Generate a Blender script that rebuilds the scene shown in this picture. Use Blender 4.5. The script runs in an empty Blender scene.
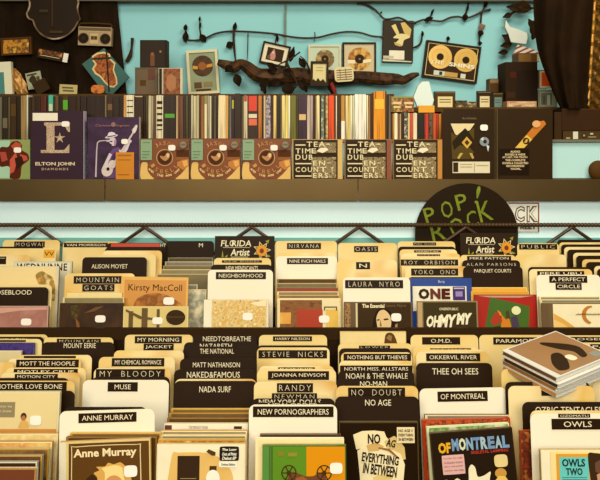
import bpy, bmesh, math, random
from mathutils import Vector, Matrix, Euler
random.seed(7)
C = bpy.context.scene.collection
F, HZ, EYE = 790.0, 139.0, 1.45          # focal length and horizon (600 x 480), eye height
WALL = 2.75                              # distance of the teal wall

# ------------------------------------------------------------------ materials
def s2l(c):
    c = c / 255.0; c *= .80 + .20 * min(1, c / .8)
    return c / 12.92 if c <= .04045 else ((c + .055) / 1.055) ** 2.4
MC = {}
def warm(c):                                # the dark inks and boards are all a warm brown-black
    return (c[0], c[1]*.95, c[2]*.62) if max(c) < 100 and c[2] < c[1] else c
def mat(rgb, rough=.55, metal=0.0, var=.06, scale=40, coat=0.0, emit=None):
    key = (tuple(rgb), rough, metal, var, scale, coat)
    if key in MC: return MC[key]
    m = bpy.data.materials.new('paint'); m.use_nodes = True
    nt = m.node_tree; b = nt.nodes['Principled BSDF']
    l = [s2l(v) for v in warm(rgb)]
    b.inputs['Roughness'].default_value = rough
    b.inputs['Metallic'].default_value = metal
    if not metal: b.inputs['Specular IOR Level'].default_value = .08 if max(rgb) < 100 else .2
    if coat: b.inputs['Coat Weight'].default_value = coat; b.inputs['Coat Roughness'].default_value = .15
    if var:
        tc = nt.nodes.new('ShaderNodeTexCoord'); nz = nt.nodes.new('ShaderNodeTexNoise')
        nz.inputs['Scale'].default_value = scale; nz.inputs['Detail'].default_value = 3
        mx = nt.nodes.new('ShaderNodeMix'); mx.data_type = 'RGBA'
        mx.inputs[6].default_value = (*[v * (1 - var * 1.5) for v in l], 1)
        mx.inputs[7].default_value = (*[min(1, v * (1 + var * 1.5)) for v in l], 1)
        nt.links.new(tc.outputs['Object'], nz.inputs['Vector'])
        nt.links.new(nz.outputs['Fac'], mx.inputs[0])
        nt.links.new(mx.outputs[2], b.inputs['Base Color'])
    else:
        b.inputs['Base Color'].default_value = (*l, 1)
    MC[key] = m
    return m
def blotch(cols, scale=60, rough=.5, detail=4, stretch=(1, 1, 1), seed=0):
    key = ('b', tuple(cols), scale, rough, detail, stretch, seed)
    if key in MC: return MC[key]
    m = bpy.data.materials.new('print'); m.use_nodes = True
    nt = m.node_tree; b = nt.nodes['Principled BSDF']; b.inputs['Roughness'].default_value = rough; b.inputs['Specular IOR Level'].default_value = .15
    tc = nt.nodes.new('ShaderNodeTexCoord'); mp = nt.nodes.new('ShaderNodeMapping')
    mp.inputs['Scale'].default_value = stretch; mp.inputs['Location'].default_value = (seed * 3.1, seed * 1.7, seed)
    nz = nt.nodes.new('ShaderNodeTexNoise'); nz.inputs['Scale'].default_value = scale; nz.inputs['Detail'].default_value = detail
    rp = nt.nodes.new('ShaderNodeValToRGB'); e = rp.color_ramp.elements
    n = len(cols)
    while len(e) < n: e.new(.5)
    for i, c in enumerate(cols):
        e[i].position = .33 + .34 * i / max(1, n - 1); e[i].color = (*[s2l(v) for v in warm(c)], 1)
    nt.links.new(tc.outputs['Object'], mp.inputs['Vector']); nt.links.new(mp.outputs[0], nz.inputs['Vector'])
    nt.links.new(nz.outputs['Fac'], rp.inputs[0]); nt.links.new(rp.outputs[0], b.inputs['Base Color'])
    MC[key] = m
    return m
def streak(rgb, seed=0):
    d = tuple(int(v*.62) for v in rgb); l = tuple(min(255, int(v*1.08+6)) for v in rgb)
    return blotch([d, rgb, rgb, l], 300, .4, 2, (1, 1, .02), seed)
def M(c):
    if isinstance(c, bpy.types.Material): return c
    return mat(tuple(c))
BLACK = (48, 31, 14); CREAM = (240, 214, 150); INK = (46, 30, 13); PALE = (236, 220, 182); WHITE = (244, 236, 214)
def cream_mat(i): return blotch([[(238,212,154),(234,204,136),(222,178,96)],[(232,200,128),(238,214,158),(216,168,84)],[(240,220,170),(234,206,142),(224,184,104)],[(232,200,130),(226,186,108),(240,216,162)]][i % 4], 7+i%3, .38, 2, seed=i)
CARDLIT = blotch([(242,232,204),(240,228,196),(234,214,166)], 5, .38, 2)  # paler copy of the cream card: brighter light on front dividers put into colour
CARDK = mat(BLACK, .5, 0, .08, 20)

# ------------------------------------------------------------------ objects
USED = {}
def link(name, me, mats, parent=None):
    for m in mats: me.materials.append(M(m))
    o = bpy.data.objects.new(name, me); C.objects.link(o)
    if parent: o.parent = parent
    return o
def mesh(name, bm):
    me = bpy.data.meshes.new(name); bm.normal_update(); bm.to_mesh(me); bm.free(); return me
def tag(o, label, cat, group=None):
    k = USED.get(label, 0); USED[label] = k + 1
    o['label'] = label; o['category'] = cat
    if group: o['group'] = group
    return o
def box(bm, x0, x1, y0, y1, z0, z1, mi=0):
    v = [bm.verts.new(p) for p in ((x0,y0,z0),(x1,y0,z0),(x1,y1,z0),(x0,y1,z0),(x0,y0,z1),(x1,y0,z1),(x1,y1,z1),(x0,y1,z1))]
    for f in ((3,2,1,0),(4,5,6,7),(0,1,5,4),(1,2,6,5),(2,3,7,6),(3,0,4,7)):
        bm.faces.new([v[i] for i in f]).material_index = mi
def prism(bm, pts, y0, y1, mi=0):
    """outline of (x, z), counter-clockwise seen from the front, between depths y0 (front) and y1"""
    a = sum(pts[i][0]*pts[(i+1) % len(pts)][1] - pts[(i+1) % len(pts)][0]*pts[i][1] for i in range(len(pts)))
    if a < 0: pts = pts[::-1]
    f = [bm.verts.new((x, y0, z)) for x, z in pts]; b = [bm.verts.new((x, y1, z)) for x, z in pts]
    bm.faces.new(f).material_index = mi; bm.faces.new(b[::-1]).material_index = mi
    for i in range(len(pts)):
        j = (i + 1) % len(pts); bm.faces.new((f[j], f[i], b[i], b[j])).material_index = mi
def rrect(w, h, r, bottom=False):
    p = []
    def arc(cx, cz, a0):
        for k in range(6): a = math.radians(a0 + 18*k); p.append((cx + r*math.cos(a), cz + r*math.sin(a)))
    arc(w/2 - r, h/2 - r, 0); arc(-w/2 + r, h/2 - r, 90)
    if bottom: arc(-w/2 + r, -h/2 + r, 180); arc(w/2 - r, -h/2 + r, 270)
    else: p += [(-w/2, -h/2), (w/2, -h/2)]
    return p
def tube(bm, pts, rad, n=8, mi=0, sub=4):
    """smooth tube through 3-D points; rad a number or one radius per point"""
    P = [Vector(p) for p in pts]; R = rad if isinstance(rad, (list, tuple)) else [rad]*len(P)
    Q, S = [], []
    for i in range(len(P)-1):
        p0, p1, p2, p3 = P[max(i-1,0)], P[i], P[i+1], P[min(i+2,len(P)-1)]
        for k in range(sub):
            t = k/sub
            Q.append(.5*((2*p1)+(p2-p0)*t+(2*p0-5*p1+4*p2-p3)*t*t+(3*p1-p0-3*p2+p3)*t**3)); S.append(R[i]+(R[i+1]-R[i])*t)
    Q.append(P[-1]); S.append(R[-1]); rings = []
    for i, q in enumerate(Q):
        d = (Q[min(i+1,len(Q)-1)] - Q[max(i-1,0)]).normalized()
        a = d.cross(Vector((0,1,0.01))).normalized(); b = d.cross(a)
        rings.append([bm.verts.new(q + S[i]*(a*math.cos(2*math.pi*k/n) + b*math.sin(2*math.pi*k/n))) for k in range(n)])
    for r, s in zip(rings, rings[1:]):
        for k in range(n): bm.faces.new((r[k], r[(k+1)%n], s[(k+1)%n], s[k])).material_index = mi
    for r in (rings[0][::-1], rings[-1]):
        bm.faces.new(r).material_index = mi
def at(x, y, D): return Vector(((x-300)*D/F, D, EYE - (y-HZ)*D/F))

def smooth(P, k=4):
    n = len(P); out = []
    for i in range(n):
        a, b, c, d = P[i-1], P[i], P[(i+1) % n], P[(i+2) % n]
        for j in range(k):
            t = j/k; out.append(tuple(.8*.5*(2*b[m]+(c[m]-a[m])*t+(2*a[m]-5*b[m]+4*c[m]-d[m])*t*t+(3*b[m]-a[m]-3*c[m]+d[m])*t**3) + .2*(b[m]+(c[m]-b[m])*t) for m in (0, 1)))
    return out
class Item:
    """a flat-fronted thing whose front face spans given picture pixels at distance D; local origin = centre of its front"""
    def __init__(s, x0, y0, x1, y1, D, t, roll=0, lean=0, yaw=0):
        s.D, s.t, s.x0, s.y0, s.x1, s.y1 = D, t, x0, y0, x1, y1
        s.w = (x1-x0)*D/F; s.h = (y1-y0)*D/F
        s.loc = at((x0+x1)/2, (y0+y1)/2, D); s.rot = (math.radians(-lean), math.radians(roll), math.radians(yaw)); s.n = 0; s.o = None; s.soft = True
    def build(s, name, mats, r=0, edge=None, bottom=False, layers=None, front=None):
        bm = bmesh.new(); w, h, t = s.w, s.h, s.t
        if layers:                                    # thin sheets through the thickness (tray, booklet, back)
            y = 0
            for i, (fr, inset) in enumerate(layers):
                box(bm, -w/2+inset, w/2-inset, y, y+fr*t, -h/2, h/2-inset, i); y += fr*t
        elif r: prism(bm, rrect(w, h, r, bottom), 0, t)
        else: box(bm, -w/2, w/2, 0, t, -h/2, h/2)
        s.o = link(name, mesh(name, bm), mats); s.place(); return s
    def place(s):
        s.o.location = s.loc; s.o.rotation_euler = s.rot
    def tag(s, *a, **k): tag(s.o, *a, **k); return s
    def L(s, u, v): return ((u-.5)*s.w, (.5-v)*s.h)
    def P(s, x, y): return ((x-s.x0)/(s.x1-s.x0), (y-s.y0)/(s.y1-s.y0))
    def R(s, x0, y0, x1, y1):
        a, b = s.P(x0, y0), s.P(x1, y1); return [(a[0],a[1]),(b[0],a[1]),(b[0],b[1]),(a[0],b[1])]
    def dep(s, k=1): s.n += k; return -.0003 - .00025*s.n
    def art(s, layers, name='cover_print', parent=None):
        bm = bmesh.new(); mats = []
        for c, pts in layers:
            m = M(c)
            if m not in mats: mats.append(m)
            q = [s.L(*p) for p in (smooth(pts) if s.soft and 7 <= len(pts) <= 14 else pts)]; y = s.dep()
            prism(bm, q, y, y + .0002, mats.index(m))
        return link(name, mesh(name, bm), mats, parent or s.o)
    def text(s, string, rect, col, name='lettering', parent=None, bold=0, space=1.0, shear=0, rot=0, fit=True):
        """lettering fitted into a rect given as u0, v0, u1, v1"""
        me = text_mesh(string, bold, space, shear)
        a, b = s.L(rect[0], rect[1]), s.L(rect[2], rect[3]); y = s.dep()
        W, H = b[0]-a[0], a[1]-b[1]; cx, cz = (a[0]+b[0])/2, (a[1]+b[1])/2
        co = [v.co.copy() for v in me.vertices]
        lo = [min(c[i] for c in co) for i in (0,1)]; hi = [max(c[i] for c in co) for i in (0,1)]
        cs, sn = math.cos(math.radians(rot)), math.sin(math.radians(rot))
        for v, c in zip(me.vertices, co):
            X = ((c[0]-lo[0])/(hi[0]-lo[0]) - .5)*W; Z = ((c[1]-lo[1])/(hi[1]-lo[1]) - .5)*H
            v.co = (cx + X*cs + Z*sn, y, cz - X*sn + Z*cs)
        return link(name, me, [col], parent or s.o)
    def ptext(s, string, x0, y0, x1, y1, col, **k):
        a, b = s.P(x0, y0), s.P(x1, y1); return s.text(string, (a[0], a[1], b[0], b[1]), col, **k)
def text_mesh(string, bold=0, space=1.0, shear=0):
    cu = bpy.data.curves.new('lettering', 'FONT'); cu.body = string; cu.resolution_u = 2; cu.offset = bold
    cu.space_character = space; cu.shear = shear; cu.align_x = 'CENTER'; cu.space_line = .8
    o = bpy.data.objects.new('lettering', cu); me = bpy.data.meshes.new_from_object(o)
    bpy.data.objects.remove(o); bpy.data.curves.remove(cu); return me
def ell(cu, cv, ru, rv, n=20, a0=0, a1=360):
    k = n if a1-a0 >= 360 else n+1
    return [(cu+ru*math.cos(math.radians(a0+(a1-a0)*i/n)), cv+rv*math.sin(math.radians(a0+(a1-a0)*i/n))) for i in range(k)]
def rc(a, b, c, d): return [(a,b),(c,b),(c,d),(a,d)]
def rr(a, b, c, d, k=.25):
    x, y = (c-a)*k, (d-b)*k
    return [(a+x,b),(c-x,b),(c,b+y),(c,d-y),(c-x,d),(a+x,d),(a,d-y),(a,b+y)]
STICK = mat((246, 238, 218), .5, 0, .02, 50)
def sticker(it, x0, y0, x1, y1, px=True):
    r = it.R(x0, y0, x1, y1) if px else rc(x0, y0, x1, y1)
    (a, b), (c, d) = r[0], r[2]
    return it.art([(STICK, rr(a, b, c, d, .2))], 'price_sticker')

ORD = ['first','second','third','fourth','fifth','sixth','seventh','eighth','ninth','tenth','eleventh','twelfth','thirteenth','fourteenth','fifteenth','sixteenth','seventeenth','eighteenth']

# ------------------------------------------------------------------ setting
def slab(name, x0, x1, y0, y1, z0, z1, m, parent=None, struct=True):
    bm = bmesh.new(); box(bm, x0, x1, y0, y1, z0, z1)
    o = link(name, mesh(name, bm), [m], parent)
    if struct and not parent: o['kind'] = 'structure'
    return o
TEAL = mat((154, 206, 204), .7, 0, .09, 3)
slab('floor', -3.2, 3.2, -2.5, 2.95, -.1, 0, mat((120, 95, 70), .6, 0, .1, 4))
slab('wall_back', -3.2, 3.2, WALL, WALL+.1, 0, 3.0, TEAL)
slab('trim_1', -3.2, 3.2, WALL-.05, WALL, 1.922, 1.99, mat((110, 100, 78), .6))
bm = bmesh.new(); x = (285-300)*WALL/F
box(bm, x-.002, x+.005, WALL-.012, WALL, 1.60, 1.922, 0)
o = link('trim_2', mesh('trim_2', bm), [mat((120, 132, 116), .5)]); o['kind'] = 'structure'

# the fixture: long shelf along the wall with two tiers
sh = bpy.data.objects.new('wall_shelf', None); C.objects.link(sh); sh.location = (0, 2.19, 1.10)
tag(sh, 'long tiered wall shelf with bronze front rail under the teal wall', 'shelf')
def rel(o, par):
    for v in o.data.vertices: v.co -= par.location
    o.parent = par; return o
def part(name, par, x0, x1, y0, y1, z0, z1, m):
    o = slab(name, x0, x1, y0, y1, z0, z1, m, struct=False); return rel(o, par)
MINT = mat((186, 222, 214), .6, 0, .05, 5)
part('shelf_board', sh, -1.6, 1.6, 2.196, WALL, 1.312, 1.338, mat((92, 70, 40), .5))
BRONZE = mat((116, 94, 56), .34, .8, .14, 6)
jx = [-1.6, (105-300)*2.19/F, (358-300)*2.19/F, 1.6]
for a, b in zip(jx, jx[1:]):
    o = part('front_rail', sh, a+.0012, b-.0012, 2.19, 2.196, 1.279, 1.3385, BRONZE)
    bm = bmesh.new(); box(bm, a+.0012, b-.0012, 2.186, 2.19, 1.277, 1.2825)
    q = link('rail_lip', mesh('rail_lip', bm), [mat((176, 150, 100), .4, .3)]); rel(q, o); q.parent = o
    for e in (a+.02, b-.02):
        for z in (1.295, 1.322):
            bm = bmesh.new(); bmesh.ops.create_uvsphere(bm, u_segments=8, v_segments=6, radius=.0032, matrix=Matrix.Translation((e, 2.19, z)))
            q = link('rivet', mesh('rivet', bm), [mat((90, 70, 40), .4, .6)]); rel(q, o); q.parent = o
part('riser', sh, -1.6, 1.6, 2.272, 2.28, 1.338, 1.441, MINT)
part('upper_board', sh, -1.6, .68, 2.262, 2.46, 1.441, 1.4485, mat((150, 118, 66), .5))
part('upper_board', sh, .682, 1.6, 2.262, 2.46, 1.441, 1.4485, mat((120, 116, 92), .5))
part('top_board', sh, .29, 1.6, 2.38, WALL, 1.532, 1.546, mat((90, 66, 38), .5))
part('top_riser', sh, .29, 1.6, 2.452, 2.46, 1.4485, 1.532, mat((80, 60, 36), .5))
part('top_board', sh, -1.6, .288, 2.42, WALL, 1.574, 1.588, mat((90, 66, 38), .5))
part('top_riser', sh, -1.6, .288, 2.452, 2.46, 1.4485, 1.574, mat((80, 60, 36), .5))
part('back_panel', sh, -1.6, 1.6, 2.212, 2.22, 1.0, 1.312, mat((220, 244, 240), .6, 0, .04, 5))
part('teal_ledge', sh, -1.6, 1.6, 2.205, 2.212, 1.0, 1.174, mat((136, 190, 180), .6))
part('cabinet', sh, -1.6, 1.6, 2.22, WALL, .0, 1.312, mat((70, 52, 32), .6))

# ------------------------------------------------------------------ the rack of two rows of bins
rk = bpy.data.objects.new('record_rack', None); C.objects.link(rk); rk.location = (0, 1.7, 0)
tag(rk, 'dark two-row rack of disc bins with a ribbed rod and zigzag wire along its back', 'rack')
DK = mat((50, 33, 15), .55, 0, .08, 14); DK2 = mat((44, 28, 13), .6, 0, .08, 10)
def F2(D): return .7085 + .14304*D                          # height of the sloping rear floor
part('front_row_floor', rk, -1.5, 1.5, 1.06, 1.715, .852, .872, DK2)
part('front_lip', rk, -1.5, 1.5, 1.045, 1.06, .74, .93, DK)
part('middle_panel', rk, -1.5, 1.5, 1.715, 1.727, .70, 1.0385, DK)
part('middle_rail', rk, -1.5, 1.5, 1.709, 1.715, 1.0150, 1.0405, mat((58, 38, 18), .5, 0, .08, 14))
bm = bmesh.new()
v = [bm.verts.new(p) for p in ((-1.5,1.727,F2(1.727)-.02),(1.5,1.727,F2(1.727)-.02),(1.5,2.2,F2(2.2)-.02),(-1.5,2.2,F2(2.2)-.02),
     (-1.5,1.727,F2(1.727)),(1.5,1.727,F2(1.727)),(1.5,2.2,F2(2.2)),(-1.5,2.2,F2(2.2)))]
for f in ((3,2,1,0),(4,5,6,7),(0,1,5,4),(1,2,6,5),(2,3,7,6),(3,0,4,7)): bm.faces.new([v[i] for i in f])
rel(link('rear_row_floor', mesh('rear_row_floor', bm), [DK2]), rk)
part('back_rail', rk, -1.5, 1.5, 2.155, 2.19, 1.0, 1.043, DK)
for sx in (-1.5, 1.48): part('side_panel', rk, sx, sx+.02, 1.06, 2.19, .0, .851, DK)
# ribbed rod
bm = bmesh.new(); zr = EYE - (225-HZ)*2.165/F
nr = 640
rings = []
for i in range(nr+1):
    x = -1.5 + 3.0*i/nr; r = .0050 + (.0016 if i % 2 else 0)
    rings.append([bm.verts.new((x, 2.165 + r*math.cos(2*math.pi*k/8), zr + r*math.sin(2*math.pi*k/8))) for k in range(8)])
for a, b in zip(rings, rings[1:]):
    for k in range(8): bm.faces.new((a[k], b[k], b[(k+1)%8], a[(k+1)%8]))
bm.faces.new(rings[0]); bm.faces.new(rings[-1][::-1])
rod = rel(link('ribbed_rod', mesh('ribbed_rod', bm), [mat((84, 62, 34), .45, .3)]), rk)
ax = [37-107.1*1, 37, 145, 252, 359, 466, 572, 679]
bm = bmesh.new()
zl = EYE - (264-HZ)*2.165/F
for i, a in enumerate(ax):
    X = (a-300)*2.165/F; hw = 53.5*2.165/F
    tube(bm, [(X-hw, 2.165, zl), (X, 2.165, zr-.006)], .0048, 8, sub=1); tube(bm, [(X, 2.165, zr-.006), (X+hw, 2.165, zl)], .0048, 8, sub=1)
rel(link('zigzag_wire', mesh('zigzag_wire', bm), [mat((78, 54, 28), .5, .2)]), rk)
for a in ax[:-1]:
    X = (a+53.5-300)*2.165/F
    bm = bmesh.new(); box(bm, X-.006, X+.006, 2.160, 2.170, 1.043, zl+.006)
    rel(link('rod_post', mesh('rod_post', bm), [DK]), rk)

# ------------------------------------------------------------------ dividers and disc cases in the bins
LEAN = 8.0
cth, sth = math.cos(math.radians(LEAN)), math.sin(math.radians(LEAN))
def fit(row, D, ytop):
    """distance and pixel height of a leaning card whose top edge shows at ytop, standing on its row's floor"""
    zt = EYE - (ytop-HZ)*D/F
    if row == 1: h = (zt - .8725)/cth
    else:
        h = .15
        for _ in range(8): h = (zt - F2(D - h*sth) - .0008)/cth
    return h
def leaner(row, xl, xr, y, D, t, roll=0):
    h = fit(row, D, y); Dc = D - h/2*sth
    it = Item(xl, y, xr, y+10, D, t, roll, LEAN)
    it.h = h; it.y1 = y + h*cth*F/D
    zt = EYE - (y-HZ)*D/F
    it.loc = Vector((((xl+xr)/2-300)*D/F, Dc, zt - h/2*cth)); return it
def dcard(row, y): return 333.0/(y-139) if row == 1 else 453.5/(y-26)
def dcd(row, y): return 360.0/(y-139) if row == 1 else 491.0/(y-26)

def divider(row, kind, xl, xr, y, strips=(), D=None, roll=0, idx=0):
    D = D or dcard(row, y)
    it = leaner(row, xl, xr, y, D, .0012, roll)
    m = CARDK if kind == 'k' else CARDLIT if kind == 'w' else cream_mat(idx)
    it.build('divider_card', [m], r=min(.010, it.w*.2))
    for s in strips:
        txt, x0, y0, x1, y1 = s[:5]; st = s[5] if len(s) > 5 else ''
        if 'p' in st:                                       # printed straight on a black card
            it.ptext(txt, x0, y0, x1, y1, mat(PALE, .5, 0, 0), bold=.0)
            continue
        col = (196, 66, 22) if 'r' in st else (228, 170, 44) if 'y' in st else INK
        st_o = it.art([(mat(col, .35, 0, .05), it.R(x0, y0, x1, y1))], 'name_strip')
        if txt:
            mx, my = (x1-x0)*.06, (y1-y0)*(.24 if 'd' not in st else .2)
            k = dict(bold=-.02, space=1.35) if 'd' in st else dict(bold=.0)
            if 'm' in st: mx = (x1-x0)*.23
            it.ptext(txt, x0+mx, y0+my, x1-mx, y1-my, mat(INK if 'y' in st else PALE, .5, 0, 0), parent=st_o, **k)
    return it
KIND = {'k': 'black', 'c': 'cream', 'w': 'off-white'}
def bin_cards(row, where, cards):
    """cards listed from the back of the bin to the front"""
    n = len(cards)
    for i, c in enumerate(cards):
        kind, xl, xr, y = c[:4]; strips = c[4] if len(c) > 4 else (); kw = c[5] if len(c) > 5 else {}
        it = divider(row, kind, xl, xr, y, strips, idx=i, **kw)
        pos = 'frontmost' if i == n-1 else 'rearmost' if i == 0 else ORD[i] + ' from the back'
        it.tag(f"{KIND[kind]} divider card, {pos}, in {where}", 'divider', 'divider cards in ' + where)

def case(row, xl, xr, y, cols, name='disc_case', D=None, roll=0, t=.0098, rim=.0035, hinge=None):
    D = D or dcd(row, y)
    it = leaner(row, xl, xr, y, D, t, roll)
    if abs(roll) > .3: it.loc.z += it.w/2*abs(math.sin(math.radians(roll)))*.6
    cs = list(cols) + [cols[-1]]*(3-len(cols))
    it.build(name, [mat(cs[0], .25, 0, .05, 60, .3), mat(cs[1], .5), mat(cs[2], .3, 0, .05, 60)], layers=[(.26, 0), (.48, rim), (.26, 0)])
    if hinge:
        hw = (xr-xl)*.095
        it.art([(M(hinge), it.R(xl+.4, y+.8, xl+hw, it.y1-1))] + [(mat((90, 66, 38), .4), it.R(xl+hw-1.2, y+.8, xl+hw-.6, it.y1-1))], 'hinge_strip')
    return it
def cover(it, base, inset=(.02, .02, .98, .99)):
    a, b, c, d = inset
    return [(base, rc(a, b, c, d))]

# ---- front row
WA0 = 'front-row bin at far left edge'; WA = 'front-row bin behind the tiny-figure cover'; WB = 'front-row bin behind the brown framed-title cover'
WC = 'front-row bin behind the cream gadget cover'; WD = 'front-row bin behind the green-orange cover'; WE = 'front-row bin behind the crumpled-poster cover'
WF = 'front-row bin behind the blue-lettered black cover'; WG = 'front-row bin behind the teal-square cover'; WH = 'front-row bin at far right edge'
bin_cards(1, WA0, [('c',-23,48,334.5), ('k',-24,44,336.8,[('BLACK MOUNTAIN',-16,338.2,27,341,'p')]), ('c',-25,42,339,[('',-18,340,26,341.8)]), ('c',-58,14,362)])
bin_cards(1, WA, [('c',44,113.5,337.5,[('MOUNTAIN',57,338.6,101,343.5,'d')]),
    ('k',42,114.5,342.2,[('MOUNT EERIE',64,343,96,347.8,'p')]), ('c',18,92,355,[('',24,355.8,76,358)]),
    ('c',8,81,358.6,[('MOTT THE HOOPLE',16.5,359.5,79,367)]), ('c',6,86,367.8,[('MOTLEY CRUE',14,368.8,78,374)]),
    ('c',1,80,372.6,[('MOTION CITY',15,373.8,58,379)]), ('k',-9,69,378), ('c',-11,75,380.8,[('MOTHER LOVE BONE',-8,381.8,67,390.6)]), ('k',-14,75,390.8)])
bin_cards(1, WB, [('c',125,193,334.8,[('MY MORNING',135,336,182,343),('JACKET',144,343.3,174,350)]), ('c',114,184,350.5),
    ('c',99,175,357,[('MY CHEMICAL ROMANCE',112,358,164.5,366)]), ('c',94,171,368,[('MY  BLOODY',96,369,165,378,'d')]), ('k',92,170,376.8),
    ('w',83,169,380,[('MUSE',108,382,138,391,'m')]), ('k',64,147,407), ('w',61,156,410,[('ANNE MURRAY',80,412.5,138,421.8)],{'roll':-1.6,'D':1.228})])
bin_cards(1, WC, [('k',192,257,334.8,[('NEEDTOBREATHE',203,336.3,251,341,'p')]), ('k',184,258,342.3,[('NAZARETH',200,343.6,232,348,'p')]),
    ('k',183,257.5,346.5,[('THE NATIONAL',200,348.6,234,353.4,'p')]), ('k',180,257,358.5,[('MATT NATHANSON',193,362.2,240,367,'p')]),
    ('k',174,256,369.5,[('NAKED&FAMOUS',187,371.6,240,377.4,'p')]), ('c',175,256.5,379), ('k',174,257,381,[('NADA SURF',199.5,386,231,391.8,'p')])])
bin_cards(1, WD, [('c',259,327,335,[('HARRY NILSSON',273,336.2,312,341)]), ('k',257,330,345.4), ('c',257,329.5,347.5,[('STEVIE  NICKS',258.5,350,327,358,'d')]),
    ('c',259,334,366,[('RONNIE',278,367.2,315,370)]), ('c',257,336,369,[('JOANNA NEWSOM',268,371,329,379.4)]),
    ('c',254,337,381.5,[('RANDY',277,383,313,392,'d'),('NEWMAN',272,392.6,317,399,'d')]), ('k',251.5,335,398.5,[('NEW YORK DOLLS',259,399.4,321,404.5,'p')]),
    ('k',253,333,402.6,[('NEW ORDER',268,403.2,318,406.5,'p')]), ('w',249,337,404.6,[('NEW PORNOGRAPHERS',253,406.3,333.5,416.5)])])
bin_cards(1, WE, [('c',338,412,343.5,[('LOWER',359,345.5,390,348.4,'d')]), ('k',339,411,348.4), ('c',341,412,352.4,[('NOTHING BUT THIEVES',343.5,353.6,411,360.6)]),
    ('c',339,412.5,360.8), ('c',339,413,364,[('NORTH MISS. ALLSTARS',340,365.4,412.4,372)]), ('k',338,414,370.6,[('NOAH & THE WHALE',346,373,407.5,378.6,'p')]),
    ('k',336,415,378.8,[('NO-MAN',360,381,387,386,'p')]), ('c',336,418,386,[('NO  DOUBT',348,387.4,405,396.8,'d')]), ('k',335,419,396.6,[('NO AGE',365,399.4,391,405.2,'p')])])
bin_cards(1, WF, [('c',410.5,478,335,[('O.M.D.',422,337,460,344.2,'m')]), ('c',412,478,347.4,[('OLIVIA',430,348.2,471,351,'d')]), ('c',413,484,349.6),
    ('c',416,489,351.6,[('OKKERVIL RIVER',426,353.2,480,360.8)]), ('k',416,492,363,[('THEE OH SEES',432,368,478,374,'p')]),
    ('w',420,507,388,[('OF MONTREAL',438,391,488,400.8)],{'roll':-1})])
bin_cards(1, WG, [('c',479,546,335,[('PARAMORE',493,337.2,540,344.2)]), ('c',501,581,369,(),{'D':1.3720}), ('k',505,590,382,(),{'D':1.3274}),
    ('c',508,594,386,[('',541,390,552,395.4)],{'D':1.3140}), ('k',522,611,402,[('OZRIC TENTACLES',535,406.6,601,412.4,'p')]),
    ('c',530,619,410.6), ('w',530,621,413.4,[('OZOMATLI',558,413.7,590,417.4),('OWLS',551,418.4,603,428.6,'m')])])
bin_cards(1, WH, [('c',549,617,335.4,[('ROGERS',568,336.8,612,341)]), ('k',556,628,340.6), ('c',558,630,342.6,[('PATTI',590,344,628,349)]), ('c',592,664,381)])

GOLDS = [(206,160,66),(188,146,70),(224,190,116),(160,118,56),(212,182,120),(140,104,60)]
def stack(row, where, items):
    """disc cases listed from the back of the stack to the front; thickness limited by the gap to the next"""
    Ds = [it[4].get('D') or dcd(row, it[2]) for it in items]
    out = []
    for i, (xl, xr, y, cols, kw) in enumerate(items):
        t = .0092
        if i > 0: t = min(t, Ds[i-1] - Ds[i] - .0022)
        kw = dict(kw); kw['D'] = Ds[i]; word = kw.pop('look', None); lab = kw.pop('label', None); cov = kw.pop('cov', None)
        it = case(row, xl, xr, y, cols, t=max(.003, t), **kw); out.append(it)
        if cov is None and not lab: cov = mat(tuple(int(v*.62) for v in cols[0]), .35, 0, .2, 40)  # front painted darker than the case, standing in for shaded gaps between cases
        if cov is not None: it.art([(cov, rc(.03,.012,.985,.99))])
        n = len(items)
        it.tag(lab or f"{word or 'thin'} disc case, {ORD[i]} from the back, in {where}", 'disc case', 'disc cases in ' + where)
    return out

# far left bin
a0 = stack(1, WA0, [(-38,34,343,[(74,66,130),(40,34,90),(74,66,130)],{'D':1.645,'look':'violet-blue','cov':blotch([(52,40,96),(80,60,130),(46,34,60)],50)}),
                    (-52,21,351,[(226,210,170)]*3,{'D':1.615,'look':'cream white','cov':mat((214,196,150),.4)})])
# tiny-figure bin
st = stack(1, WA, [(-29,60,391.5,[(222,208,170),(236,220,180),(200,180,130)],{'D':1.285,'label':'tall cream disc case with tiny dark-haired figure and grey caption on its cover'}),
    (-31,58,434,[(232,214,164),(250,236,200),(200,160,90)],{'look':'cream','cov':blotch([(240,224,180),(222,190,120),(236,214,160)],40)}),
    (-34,52,442,[(236,214,150),(206,170,100),(170,130,70)],{'look':'pale yellow','cov':blotch([(230,196,120),(214,150,80),(240,226,180)],30)}),
    (-38,49,449,[(190,150,60),(120,96,50),(200,190,150)],{'look':'olive gold','cov':blotch([(110,76,40),(150,110,50),(84,58,34)],30)}),
    (-42,42,455.5,[(206,160,70),(90,64,36),(150,150,130)],{'look':'gold brown','cov':blotch([(110,76,46),(90,60,36)],30)}),
    (-46,37,462,[(214,206,180),(70,46,26),(160,150,130)],{'look':'grey-edged dark brown','cov':mat((74,46,26),.35)}),
    (-50,36,468.5,[(184,140,76),(110,64,34),(210,196,160)],{'look':'reddish brown','cov':mat((120,66,36),.3,0,.12,20)})])
t0 = st[0]
t0.art([(mat((226,204,150),.3,0,.06,8), t0.R(-27,393,58,470)), (mat((150,136,100),.4,0,.03), t0.R(-10,401.5,16,416)), (mat((206,150,74),.4), t0.R(-27,427,58,470)),
        ((84,56,36), [t0.P(25+3*math.cos(a*.6),415+3.4*math.sin(a*.6)) for a in range(10)]), ((176,120,70), [t0.P(25+2.2*math.cos(a*.6),416.8+2.6*math.sin(a*.6)) for a in range(10)]),
        ((214,172,96), [t0.P(x,y) for x,y in ((20,426),(22,420),(24,419),(27,419),(29,420),(31,426))])])
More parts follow.
